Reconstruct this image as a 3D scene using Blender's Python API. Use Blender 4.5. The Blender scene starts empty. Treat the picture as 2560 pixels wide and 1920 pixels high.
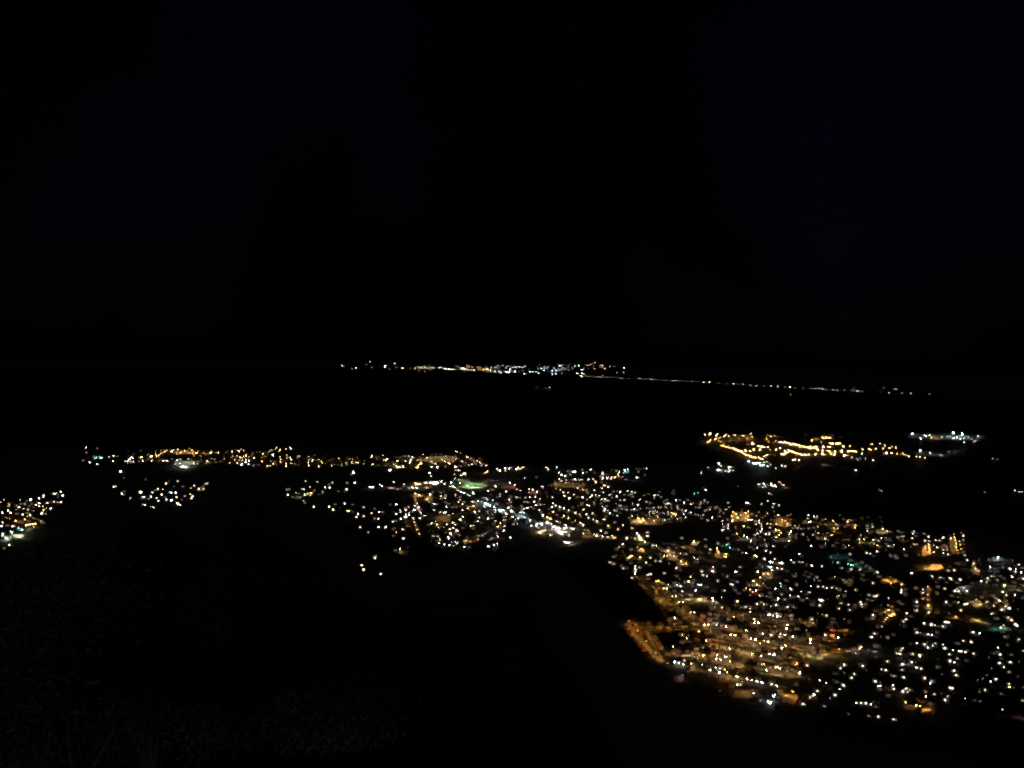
# every light that can be told apart: x y then colour letter and brightness step, read per map tile
TILES = {
'A': (1520, 1220, 4.254, 'suburb'), 'B': (2040, 1220, 4.254, 'suburb'), 'C': (1520, 1500, 4.254, 'suburb'),
'D': (2040, 1500, 4.254, 'suburb'), 'E': (840, 880, 2.9105, 'farshore'), 'F': (1440, 900, 2.304, 'causeway'),
'G': (1740, 1060, 5.821, 'headland'), 'H': (2080, 1040, 4.608, 'pier'), 'I': (180, 1090, 4.254, 'peninsula'),
'J': (680, 1090, 3.456, 'peninsula'), 'K': (0, 1200, 9.217, 'valley'), 'L': (260, 1160, 7.373, 'hollow'),
'M': (680, 1160, 5.529, 'foothill'), 'N': (960, 1150, 5.53, 'centre'), 'O': (1260, 1150, 6.144, 'centre')}
DOTS = {
'A': """1040 20w3 915 60t2 960 57t2 210 32w2 255 42w3 290 50w3 128 42w2 100 35w1 175 70w1 245 67w2 262 90w1 15 75w2 92 88w2 60 38w1 388 75y1 435 62y1 495 80w2 527 76w2 565 98w2
130 127w3 175 127w2 338 122w2 350 108y1 405 148w2 447 160w2 263 160w1 600 132w1 85 167w1 120 187w2 140 187w2 198 193w1 313 180w2 325 178w1 440 217w3 408 210w1 490 210w2 540 208w2 568 205w1 618 205w2 615 168w2 638 160w2 655 172w1
70 238w2 95 240w1 20 265w3 5 240w1 200 232w2 148 222w1 250 230w2 270 225w2 285 222w2 305 232w1 440 250w2 470 250w2 500 245w2 520 250w2 435 275y2 640 258c2 600 268c1 490 268y2 490 238w1
98 295w3 260 298y2 312 292y1 325 325y3 318 342y2 375 322y2 373 340y3 430 325y2 490 347y2 528 305y2 598 340c3 640 335c1 655 333c1 672 298y2 720 285y3 700 275y2 680 262y2 735 328y2 640 282c1
70 365w2 160 397w2 5 398w2 103 440w3 255 427w2 418 470w3 422 510w3 303 480c3 325 505c2 200 535w3 158 592w3 120 630w2 42 508y2 395 570y3 353 645y2 250 655w1 480 612w2 512 612w2 467 610w1
720 125w3 763 127w1 808 158y3 852 125w1 885 170y2 1028 133w2 1060 150w1 990 150w1 983 175y1 1280 157w3 1288 203w1 1258 227w2 1230 268w1 1153 200w1 1085 225y2 970 208w1 930 208w1 740 212y2 735 190w1 1050 235w1 825 238w2 805 275w3 885 257w2 930 280w1 960 285w1 975 292w1 1010 287w2 825 315w2 860 267w1 1110 315w3 1058 342w2 1188 300w1 1030 245w1
1470 157w3 1490 155w3 1505 172w1 1635 175w3 1700 138w3 1735 68w2 1762 165w3 1755 203w2 1817 183w2
1328 253y2 1362 272y3 1412 285y2 1422 242y1 1462 265y3 1490 247y2 1485 295y2 1377 315y3 1320 300y2 1322 347o4 1465 322y2 1492 337y3 1523 340w3 1460 352y1 1268 340w1 1275 382w2 1275 400w2 1278 425w2 1218 353w2 1218 378w2 1235 405w2 1230 415w2 1222 448w4 1268 535w1 1530 270y1 1578 293y1 1675 298y1 1640 315y1 1608 345w2 1608 372w3 1573 385w3 1632 388w2 1632 415w2 1635 440w3 1622 465w3 1587 482w3 1680 487w4 1718 478w2 1713 493w3 1697 380w3 1730 380y2 1735 337o1 1358 422y1 1447 405y3 1370 483y2 1450 505w2 1483 525w4 1520 557w3 1617 517y1 1608 257y1
1812 288y3 1852 337y3 1885 347o2 1790 383y2 1905 385o2 1940 340o1 1763 340o1 1912 288y1 1940 285y1 1783 438y3 1815 450y2 1842 475y2 1780 455w2 1820 500y2 1787 525w2 1748 527y1 1723 420w2 1990 400w2 1968 427w1 1945 460w3 1928 487w2 2018 425w2 2055 435w1 2075 495w2 2132 290w3 2122 325w2 2142 360w4 2190 298w2 2135 430w1 2180 500w2 1925 567w3 1950 525w1 2160 615w3
2035 698w3 782 533w2 912 573y4 1035 547w2 955 575w1 1165 592w2 1160 642y3 1162 672y2 1087 655w3 1038 625w1 1265 600t4 1297 632t2 1215 615t1 728 632y1 1385 655w1 1432 685w1 1472 693w3 1510 627w1 1590 635w2 1757 620w3 1680 668w3 1728 685w3 640 668y3 772 697w3 830 703w2 600 722y2 630 720y2 655 712y2 705 722y2 570 752w1 450 742w3 343 735y3 240 730y3 255 720y2 330 757y1 215 742y2 245 800w1 62 733w1 408 793y3 507 780w2 557 778c3 650 800w1 778 780y3 835 803y3 790 815y2 920 740w2 955 757w2 910 745c1 1255 705y3 1255 735y2 1175 680y2 1563 720y3 1580 728y2 1665 757w3 1770 757w3 1722 783w4 1750 790w3 1830 795w3 1855 800w4 1845 790w2 1945 765w3 1975 793w2 2035 785w2 2070 790w2 2168 825w4
22 790w3 60 808w2 160 855w3 135 830w1 290 830w3 290 858w4 292 885w4 290 910w4 333 848p2 255 957w3 303 940w1 423 922w2 455 917w3 600 905w3 730 850w3 730 935w1 510 990y3 540 990y3 595 1068y3 627 1068y3 685 1150y3 722 1150y3 757 1212y3 795 1212y3 640 1025c2 665 1050c1 735 1030c2 770 1045c2 790 1095w2 933 1087w4 985 1030c4 955 1025c2 880 945y3 855 985y3 860 1000y3 820 1003w2 765 965y1 1000 888w3 1012 927w3 1050 937w2 1115 837p3 1112 885p4 1240 828w1 1268 942w2 1360 890w4 1405 840w2 1595 892w3 1165 990w3 1240 1092w3 1325 1028w4 1300 1020w2 1375 1000w2 1110 1173w4 1118 1205w2 1207 1160w2 1375 1205w4 880 1145w2 785 1143w1 870 1135w1 1065 1055w1 965 1182y3 985 1185y3 1213 1268y2 1800 855w2 1848 860w3 1745 875y3 1725 840c4 1697 912y2 1650 915y2 1618 950y3 1548 990y3 1587 1028y3 1612 1037y2 1573 1090w3 1510 1075y2 1470 1065y2 1540 1105r3 1665 1043w1 1833 1015t2 1840 1050w2 1785 1065w3 1897 987w1 1935 1065w2 1953 1078w3 2000 912w1 1985 938w2 2010 1030w2 2155 1045w2 2055 1100w2 2143 1108w3 1845 1130w2 1935 1140w2 2025 1155w3 1808 1177w4 1877 1185w2 1720 1160w1 1683 1155w1 1640 1145w1 1612 1145y2 2118 1173w1 1588 1232w3 1632 1215w2 1655 1240w2 1735 1255w1 1790 1245w4 1913 1265w2 1465 1270w1 1975 1268w1""",
'B': """697 25w2 1797 45w1 12 298y3 253 288w1 102 327y3 183 352y3 210 380y3 40 368y1 20 412y3 338 360y3 345 342y2 307 412p1 413 420y4 423 400w2 230 430y3 190 425y3 190 458y2 238 475y1 25 480w2 117 482w1 167 502y3 95 540y3 98 590w3 290 550y1 320 550y1 345 550y1 553 430w2 603 412w2 545 457w3 710 435y4 708 412y1 758 458y3 778 462w1 878 462w1 480 495y2 460 548y3 510 545y3 458 587y2 610 545w3 607 560w2 693 533w3 743 525w2 743 545w3 665 565p2 615 592y3 655 610y4 352 612y3 315 630w2 647 675w3 770 615w3 828 602w3 935 650w4 540 692w3 575 697w3 868 525w1 932 513w2 928 548y1 928 585y1 1043 463w3 1030 488w3 1022 533w2 1043 597w2 1083 597w1
1197 518w3 1160 562w2 1200 565c2 1198 600y3 1202 635y3 1205 665y3 1250 607w2 1290 632w3 1275 555w2 1315 557w2 1350 527w3 1253 680p3 1355 658w2 1395 650w2 1355 690w3 1403 707w3 1385 625w1 1397 665w1 1468 492y2 1435 532y4 1475 522y3 1478 545y3 1485 560y2 1490 592y3 1495 627y3 1503 660y2 1510 690y2 1528 565y3 1537 605y3 1542 645y3 1568 507w3 1565 555w1 1580 600w1 1572 683w1 1582 717w2 1610 768w3
233 690t2 160 735t2 178 785t1 230 795c3 340 808t3 375 820t4 395 822t3 62 832w3 275 850w2 370 867w3 385 865w2 465 870w3 503 920w1 363 705w2 653 895w3 1020 905c4 1235 937w3 1327 952w4 1430 960w4 1440 975w2 1535 977w3 1675 803w3 1480 797w1 1470 875w2 1410 880w2 1430 835w1 1697 857y3 1690 895w1 1937 735c4 1925 745c3 1852 838w3 2063 858w4 2125 863w3 2123 890w3 2182 897w4 2155 818w3 2165 815w2 2195 850w1 2082 940w3 2092 945w3 1887 932w3 1870 938w2 1823 960w3 1757 985w4 1815 998y3 1930 980w2 2003 1030y4 2005 1050y3 1985 1105w4 2025 1140w3 2118 1137w3 2155 965w1 2205 962w3 2203 1035t2 1952 1198w4 2015 1258w3 1893 1253w2 1705 1190y3 1765 1165w1 1810 1215w1
12 950w2 33 985w1 203 947w3 285 978w2 348 965y1 357 1033w1 22 1050w3 75 1050w3 115 1063w3 168 1060w3 215 1068w2 257 1085w1 317 1097w2 423 1085w3 605 1012w3 797 1015y3 795 945y1 912 1027w3 908 1068w2 908 1090w3 905 1112w3 945 1075w1 945 1137w1 240 1142y3 222 1160y3 50 1190w4 70 1195w3 30 1185w3 38 1247w3 268 1225w3 345 1242w2 475 1215w3 485 1237w3 565 1140w2 618 1150w3 640 1148w4 655 1140w2 770 1168w2 768 1247y1 1185 1047y3 1138 1077w3 1138 1115w3 1190 1132y3 1140 1177w3 1185 1187y2 1197 1247y4 1372 1070w3 1305 1055w1 1063 1065w1 1050 1190w1 1073 1210w3 1073 1255w1 1385 1215w3 1480 1095w4 1515 1097w4 1500 1075w2 1570 1062w3 1605 1095w3 1603 1110w2 1515 1213y3 1590 1237w3 1610 1230w3 1540 1055p2""",
'C': """223 222r2 315 325o2 407 437o2 508 557o2 878 133y3 918 130y3 1025 263y4 1067 262y4 713 195c3 708 185w2 720 200w2 1107 97w1 1213 80y2 968 332y3 855 373y1 792 370w3 838 408y3 1043 433y3 693 495y3 1013 590y4 1100 470y1 708 657c4 752 670c4 802 680c4 815 645w3 887 675y3 1003 688w2 1160 583c3 1130 575c1 1150 627w4 1198 632w4 1250 602c4 1295 652y3 1145 718w3 1192 730w4 1240 740y3 1268 765y3 1085 745w4 1183 770c4 1297 523w3 1288 510w2 1258 285w3 1250 290w2 1220 280w1 1155 262w2 1305 367y4 1350 373y4 1338 180w2 1470 322y3 1465 387w1 1520 408w4 1570 418w4 1535 572y4 1627 595w4 1617 460y3 1705 443y4 1660 437y2 1693 437w2 1645 357w4 1733 375w4 1757 340w1 1512 92w3 1513 125y3 1465 75w2 1430 160w1 1413 80w1 1555 205y3 1558 237w4 1598 240w4 1587 42w3 1655 48w2 1730 65w1 1790 53w3 1710 157w4 1725 155w3 1758 165w3 1795 145w3 1800 172w4 1830 175w2 1905 77w2 1975 75w1 1953 162w2 1955 195w1 1905 265w3 1898 300w4 1910 260w2 1835 360c3 1880 370w4 1825 390w3 1970 387w4 1890 483w3 1850 513w4 1718 572c4 1765 580c4 1775 575w2 1635 685w3 1660 683w2 1685 742w4 1635 740w1 1785 718w4 1830 728w3 1805 712w2 1480 837w4 1530 850w3 1583 862w4 1635 875w4 1740 897w3 1795 913c4 1725 885w1 1370 810y4 1380 820y3 1375 900w4 1407 900w3 1465 320w1 1547 990w3 1540 960w1 1620 1070c2 1762 1022c4 1778 1005c2 1703 1078c4 1720 1095c4 1735 1085c3 1965 972o3 2150 1035w3 2190 997w4 2175 1025w2 2073 1105w4 2095 1115w1 2035 773w4 2045 780w1 2010 673y3 1995 655w1 2118 695w3 2153 420w4 2150 455w4 2168 205w3 2180 247w1 2110 320c1 2020 308c1 1940 610w1 2165 50w1 2003 900w1 1115 15w2 1375 15w4 757 20y3 795 20y3 955 5w1 630 675w1 790 800w1 1190 965w1 920 600y1 960 570y1""",
'D': """50 5w4 38 57w3 113 165w4 22 145y1 62 153y2 12 220y1 153 275w4 140 290w1 175 237w1 188 200w1 300 200w2 268 33w2 247 93w3 345 47w2 360 107w3 472 22w3 487 45w3 490 72w2 545 80w1 605 160w4 768 57y2 772 105y4 810 165y4 782 168y3 760 187y3 740 208y3 718 228y2 965 140w4 958 205w3 933 230w3 890 262w1 655 288w1 700 285w2 825 370w1 690 390w1 765 403w2 622 355w3 590 393w4 97 372w4 235 397w4 250 520o3 303 365o1 168 320r3 205 325r2 470 510w4 485 497y4 460 520w3 422 563w3 330 548w1 555 535w1 635 548w1 685 487w1 1073 17w4 1072 65w1 1073 112w3 1045 110w1 1197 57y4 1200 132y4 1385 22w3 1515 22y3 1578 45w3 1605 38w3 1952 8w3 1892 62w3 2015 68w3 2055 88w4 2005 98w2 1975 103w4 1283 120w1 1540 110w3 1487 175y3 1412 138w1 1867 150w3 1985 180w1 2045 187w3 2078 215w4 2035 217w1 1928 200w1 2123 262w4 2140 275w4 2110 255w2 1997 268y3 1965 290c4 1820 20w2
1148 248w4 1225 262w4 1268 267w3 1305 278w1 1350 282w3 1380 235w4 1400 237w4 1415 240w3 1365 232w2 1073 345w4 1115 347w2 1193 365w4 1235 372w3 1283 345w1 1672 342w4 1740 352w4 2155 422w4 2010 392w1 1072 457w4 1155 472w4 1187 445w1 1188 505c4 1242 488c3 1270 460w2 1355 473w3 1370 513c4 1567 432w3 1650 447w4 1457 530w3 1417 577w3 1525 543w4 1545 545w4 1588 553w4 1675 570w3 1500 622w2 1595 643w1 1427 650w4 1472 660w4 1295 632w1 1290 715w1 1470 750w4 1493 800w4 1937 505w4 1960 578c4 1895 570w1 1970 620w1 1952 670c4 2067 660w4 2000 713w3 1985 690w1 1838 610w1 1870 725w1 2160 655w1 2035 480w1 2080 580w1 2205 540w2 2057 765w2 1858 865w4 1915 843w3 1820 800w1 2055 895w3 2060 925w4 2105 930w1 2200 1070w2 2205 928w1 1800 957w3 1740 950w1 1740 980w1 1587 1045w2 1745 1075w1 1690 1065w1 1982 1165w3 1165 978w2
905 517w2 903 540w3 922 515w3 858 565w3 885 570w4 900 572w4 1028 573w3 1098 585y4 1105 592w4 1135 575w1 760 653w4 918 682c4 1017 662w4 698 738w3 742 745w4 915 743w3 1065 718w4 1118 730w4 1075 722w3 800 800w1 832 808w2 910 800w1 933 823w4 300 687w4 260 727c3 275 715w1 495 702w4 460 680w1 300 772w1 407 788w3 380 827w4 40 852w4 110 880w4 225 872w1 292 910w4 285 890w2 253 950w3 15 968w4 203 1010w4 150 1042w2 85 1125w2 100 1130w1 632 865w4 683 877w1 663 913w4 685 912w4 820 905w4 828 945w4 925 968w4 930 980w3 945 945w3 965 938w3 975 978w3 998 955w3 772 1018w1 1157 832w4 1155 833c1 1217 885c4 1230 865w2 1258 1000w3 1170 1022w4 1165 1030w3 1437 938w4 1455 940w3 1425 932w3 1375 1062w4 1395 1035w2 1405 1020w2 428 1092w4 480 1095w4 530 1098w4 585 1107w4 610 1085w1 640 1135w1 330 1180w1 345 1210w1 560 1230w2 663 1240w3 665 1250w2 825 1268w3 850 1275w2 815 1265w1 955 1090y4 950 1080y3 1065 1118y4 1107 1125y4""",
'E': """45 100w2 55 105w1 145 115w3 120 122w1 248 70w2 220 90w1 260 112w1 355 105w4 362 98w3 390 125w1 428 83w2 485 118w3 440 110w1 575 120y2 540 120o1 605 112w2 625 112w3 648 113w3 670 118w2 692 112w2 710 118w2 600 128y1 750 115w3 765 108w2 790 120w3 800 122w3 825 123w4 845 122w3 875 103w4 860 125w2 900 122w3 920 122w4 935 122w4 945 118w3 950 100y2 970 105y2 990 110y2 1005 130w3 985 132w2 960 130w2 1030 110o2 1050 112y2 1075 125y3 1095 120y3 1105 130y3 1060 130y2 1040 122o2 1125 140w4 1160 142w3 1185 143w2 1200 145w2 1130 110w2 1160 112w2 1175 95w2 1215 98w2 1235 115w2 1250 100w2 1265 128c3 1245 147c4 1260 145c3 1300 140c3 1285 112w3 1310 110w3 1330 105w3 1355 112w3 1375 102w2 1370 158w3 1385 160w1 1410 143c3 1430 145c3 1455 143c2 1475 155c2 1510 132w4 1495 118c2 1520 108c2 1535 115c2 1575 133c3 1600 135c3 1615 132c2 1585 115c2 1625 102w2 1640 98w2 1575 160c2 1600 158c2 1645 155c1 1700 85w1 1690 98w1 1735 103w2 1765 98w3 1720 112w1 1785 130c3 1795 130c2 1755 158w4 1790 157w3 1805 158w2 1830 100y2 1850 95y2 1885 80y2 1860 85y1 1920 100w2 1940 98w2 1935 108y2 1955 122y2 1880 122y2 1995 103w2 2025 105w1 2098 113w3 2090 150w1 2045 150w1 1940 168w1 1548 248w4 1558 258w2 1492 272w3 1505 265w1 1525 265w1 1450 267w1 1650 115w2 1670 118w1""",
'F': """28 91w3 36 92w2 45 92w1 55 93w1 62 93w1 70 94w1 80 94w1 90 95w1 98 96w1 120 96w1 130 98w1 143 97w2 155 98w1 165 99w1 175 99w1 187 100w1 198 101w1 210 101w1 222 101w1 232 102w1 242 100w1 258 104w2 268 104w1 285 104w1 305 106w1 335 107w1 357 107w1 367 105w2 378 108w1 390 109w1 402 110w1 415 111w1 430 110w2 440 112w2 460 113w1 475 113w1 493 116w1 505 118w1 515 118w1 528 119w1 540 119w1 553 117w2 565 117w2 577 117w2 590 121w1 605 122w1 635 122w1 667 123w2 700 124w1 735 127w3 767 128w3 787 131w1 820 133w1 857 134w1 873 136w1 908 137w3 930 140w1 945 142w1 965 141w2 983 145w1 1003 142w2 1020 147w1 1038 147w2 1068 148w1 1085 149w1 1103 150w1 1125 151w2 1145 153w1 1162 153w2 1168 153w1 1207 155w1 1232 155w4 1262 160w1 1285 160w1 1308 161w1 1328 162w1 1355 163w1 1377 163w2 1400 163w2 1420 165w3 1443 169w1 1480 171w2 1504 173w2 1520 174w1 1545 173w3 1570 174w1 1590 174w1 1600 163w1 1600 176w1 1620 177w3 1650 180w1 1755 184w1 1773 160w1 1803 187w2 1835 166w2 1845 167w2 1880 190w2 1930 192w3 2035 197w1 1245 205w1 8 79w3 40 79w2 16 33w1 196 35w1 278 43w3 237 73w1 275 73w1""",
'G': """130 155y3 205 135y4 210 150y4 190 148y3 315 145y3 300 160y4 290 165y3 437 152y3 415 180y4 475 167y3 563 160y4 687 172y4 795 138y3 820 182y3 350 192y3 740 203y1 620 210y1 505 218y1 210 228y3 285 212y4 275 225y4 325 222y3 400 292o3 1043 155o2 1085 182y3 1143 160p2 1025 215o3 1050 255o2 1158 248y2 1130 262y1 820 285y4 835 293y4 825 270y3 750 290o1 580 290o1
385 318o3 415 328o3 440 335y3 470 343y3 495 347y3 540 352y4 565 360y4 590 375y4 615 388y4 640 395y4 665 392y4 720 380y4 725 390y4 787 395y4 838 372y4 685 430y4 725 445y4 765 455y4 800 475y4 840 485y4 865 490y4 915 485y4 935 500y3 965 505y4 1000 470y3 1025 445y4 1030 455y3 905 325y4 930 328y4 955 325y4 975 332y4 1000 338y4 1045 338y4 935 365y4 930 378y3 1080 372y2 1085 440y1 1170 370y4 1225 350y4 1220 262y4 1245 268y4 1270 265y4 1290 260y4 1310 272y4 1345 280y4 1365 290y4 1380 300y4 1415 290y4 1445 295y4 1495 308y4 1510 312y4 1560 325y4 1590 328y4 1635 345y4 1660 350y4 1655 328y4 1710 345y4 1750 360y4 1770 370y4 1750 328y4 1850 330y4 1845 385y4 1920 325y4 1950 332y4 1940 400y4 1920 390y3 2025 400y4 2130 390y4 2110 405y3 1955 280y3 1985 290y4 2060 290y4 2100 280y4 2145 325y4 1680 237y4 1755 230o1 1840 192y4 1850 205y4 1895 200y4 1940 198y4 1960 205o2 1825 270o2 1940 155c1 1990 155c1
1290 385y4 1340 375y3 1355 390y4 1395 400y4 1240 440y3 1275 440y4 1300 430y4 1320 415y4 1435 415y3 1460 425y4 1490 430y4 1520 438y4 1545 445y4 1575 445y4 1600 450y4 1640 440y4 1740 435y4 1840 430y4 1850 440y3 1960 440o3 2015 440y4 2150 455p4 2175 458w4 1140 450o1
765 545c4 795 550c1 835 570c4 860 572c4 885 575c4 925 560w4 935 595c4 965 595c4 985 590c4 985 552w3 1030 545w2 1080 590w2 1042 613w3 1160 637w3 1253 605w3 1295 615w3 1415 520w4 1440 522w3 1497 527w4 1840 590w1 1870 587w1 180 628w3 78 708w3 335 575c4 370 613w3 300 675c3 325 672c3 345 668c3 370 685c2 430 687w2 480 632w4 512 620w2 540 628w1 490 672w3 480 690w3 550 675w3 900 878w3 925 882w2 985 868c4 1010 895w2 1040 885w2 1095 870w4 1085 885w4 1150 890w3 1165 915w3 1130 905w3 1215 848p3 1245 880y3 1278 885y3 975 915w2 1015 910w2 1300 925o1 615 907w1 143 960w4 105 920p1 33 1010t3 1090 1027w3""",
'H': """10 318y4 45 315y3 70 318y4 95 315y4 133 348y3 207 345y3 460 327y4 553 320y4 613 337y3 692 355y3 733 360y4 35 408y4 105 410y4 190 405y4 215 405y4 240 405y4 270 403y4 355 385y4 430 380y4 445 388y4 505 375y4 580 370y3 595 375y3 665 372y4 343 433w3 150 450p3 175 455w3 230 480w2 280 492w1 295 500w2 325 487w1 383 492w2 470 503w3 480 510w2 600 425w2 628 428w4 685 425y4 750 432o3 795 432o3 820 430y3 830 448o2 853 450y3 883 462w3 972 467y3 1008 475y4 1068 480y3
293 635w4 570 857w2 922 202c4 925 208c3 1018 258w4 1070 220w4 1085 225w4 1120 215w4 1145 245y4 1135 255y3 1225 262w1 1265 240w2 1330 235w2 1370 232w2 1397 182t4 1395 190t4 1500 200c4 1503 205c4 1445 248w4 1400 255w3 1480 262w3 1520 255c3 1570 243c2 1610 265w2 1640 290w2 1685 230w3 1670 248w1 1527 302w4 1017 393c4 1012 398c4 1130 425w3 1138 435w2 1175 440w1 1250 448w2 1345 412w2 1420 410w1 1860 498w3 1893 505w2 1763 880w1""",
'I': """152 123w3 155 178w1 268 130w1 118 260w1 187 280w3 268 298c3 235 215t1 240 235t2 262 228t2 293 220t2 312 232c4 395 222w2 440 212w3 445 205w2 482 215w1 435 265y3 515 378w4 570 268w3 590 272w3 595 255w3 610 240w3 620 272w2 650 275w2 640 225w3 683 205w3 630 262w1 740 225y4 725 232y2 710 268w1 750 265w3 800 245y2 815 195y2 835 218y4 850 215y4 850 265w3 890 190y3 895 215y3 920 210y3 935 195y3 950 180y2 985 165y3 1005 150y3 945 155y1 1065 162w4 1075 150w3 1055 175w2 890 165y1 1130 140y3 1125 150y2 1120 190y2 1150 180o3 1165 170o3 1195 150y3 1200 160y3 1250 130y2 1275 150o3 1290 160o2 1230 150o2 1280 190y2 1300 205y2 1325 180y4 1345 160y2 1365 205y2 1400 180y2 1415 190y2 1445 190y2 1475 180y3 1485 165y2 1530 178y2 1555 175y4 930 258w1 975 260w3 1012 262w3 1118 258c4 1155 248c2 1235 243w2 1100 295c2 1150 292c3 1175 318c4 1205 325c4 1170 325c4 1300 275y3 1295 295w3 1330 268y2 1350 270y1 1380 265y1 1440 268w3 1465 280w1 1430 285w2 1520 245w2 1530 278w2 1580 275y1 1620 245w2 1640 175y1 1655 165y1 1700 165w3 1745 145y1 1775 160y4 1800 140y2 1830 150y3 1715 215w2 1730 250w3 1680 285w3 1760 290w3 1780 300w2 1808 298w4 1845 277w4 1875 298w4 1878 262w4 1850 250w3 1810 255w3 1780 260y2 1760 210y3 1790 225y4 1825 215y3 1850 212y4 1885 222y3 1905 212y1 1940 232w3 1930 315w2 1985 308w1 2030 190y4 2020 220o2 2055 215o2 2045 170y1 2000 170y1 1960 172y1 2018 270o4 2040 240o1 2110 265y2 2138 292w3 2080 320w3 2110 318w4 2138 200c4 2095 158w2 2120 150w2 2165 130y3 2180 120y2 2205 150y1""",
'J': """10 118y1 38 98y2 60 130w2 75 118y3 120 112y3 155 100w3 165 110w3 10 160w3 70 178y3 72 200y3 75 225y4 8 238w3 100 160y1 130 165y2 158 185y3 168 203y4 130 190y2 122 238y3 168 238y3 122 262w4 235 172w2 248 175w1 233 218y1 320 180y3 318 205y2 310 228y4 320 255y4 352 208w4 405 200w3 390 208w2 430 215y3 432 228y3 405 262w3 440 190y1 460 238o2 500 208t1 578 192w3 570 245t1 510 258w3 525 255w2 645 185y1 665 200y2 690 195y3 640 230y3 693 227y4 722 228y3 740 228y4 735 185w1 800 212w2 797 240w3 860 175w4 870 245w4 705 318c4 700 310c4 688 330w1 1018 295w4 1010 298w2 963 168w3 930 185y1 900 188y1 985 205w4 995 200w3 975 210w3 955 225w1 1000 200w2 1055 245y3 1085 268w4 1100 270w4 1075 262w4 1133 262w3 1140 270w2 1085 215y4 1105 180y2 1148 215y3 1150 175w2 1182 172w2 1215 180w4 1208 195w3 1200 210w3 1190 225w4 1185 240w3 1260 265y4 1255 272y4 1268 245y4 1290 235y4 1285 225y2 1260 208y2 1270 180y1 1305 160y2 1340 188y4 1385 158y1 1420 158y1 1460 155y1 1375 222y4 1400 238y3 1415 240y3 1385 232y2 1475 205y3 1470 200y2 1495 222y3 1525 230p3 1530 238p3 1548 238o3 1565 183p2 1590 195o3 1565 222p2 1590 265w4 1500 175w2 1515 182w1 1592 132w4 1600 138w3 1630 145w2 1680 178w3 1690 182w3 1720 195w3 1748 215w2 1775 215w3 1798 228w4 1640 218w3 1650 225w2 1720 238w3 1730 245w2 1700 250w2 1850 258w3 1810 258w1 1720 210y1 1380 270c4 1428 270c4 1500 265w1 1363 318c4 1370 340c3 1585 295w2 1615 297w3 1575 333w2 1635 340w3 1668 325w4 1655 320w3 1860 305y3 1840 318y2 1945 285w3 1968 297w4 1960 300w3 2015 282w3 2013 298w2 2055 280w3 2045 283w2 2110 288w3 2125 275w3 2145 285w3 2160 270y3 2170 265y3""",
'K': """85 455w2 10 505w2 468 458w2 690 450w4 720 440w4 895 420w4 1010 345w3 1000 390w3 1240 310w3 1285 310w3 1400 262w4 1440 360w3 1255 495p3 1400 505w4 1325 515c2 1095 530p3 890 540w4 835 575w3 900 600y4 985 605y3 1065 650y2 1010 695y3 965 765w4 1050 770y2 1168 655w4 610 470y1 730 550w1 485 550w1 375 605w1 435 630w3 545 655y3 635 685g2 770 708p2 210 550y2 195 600y2 185 705y4 60 750y4 250 750y4 525 795y4 690 805w4 625 835y2 575 905y4 770 885y2 365 940o4 220 890o2 155 870o2 115 850o1 55 972y3 30 1062p4 160 1045w1 290 1065w3 340 1055w2 945 945p2 430 1110t3 505 1145t4 780 1080w2 60 1190c4 60 1235c4 55 1280c3 280 1210t4 250 1190c3 220 1500w4 90 1570w1 810 1005y4 760 1010y4 700 1020y4 650 1030y4 600 1040y4 1335 378w1 620 760g1 870 900p1""",
'L': """310 140w4 175 415w3 215 410w3 325 545w4 372 500w1 370 562w1 482 632w2 665 520w4 685 520w4 620 535w1 718 610w3 740 605w3 820 552w2 872 605w3 828 640w1 893 525p2 945 480w1 995 460w3 1083 465w3 1060 565w4 972 625w3 1005 680w3 1143 360w4 1203 305w1 1365 315w2 1278 427w2 1457 415w1 1215 528c3 1250 528c3 1327 530w4 1340 610y4 1130 620c1 1155 655c4 1235 670c4 1250 655c4 705 742w2 755 752w3 847 790w3 915 795w3 1350 720w4 1368 740w4 1410 760w3 1437 650w1 1492 592w2 1590 555y3 1640 590w3 1615 628w4 1605 440y3 1663 402w3 1748 455y4 1790 430y1 1825 408y3 1837 460y3 1868 370w2 1903 352w2 768 283w1 365 262w1""",
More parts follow.
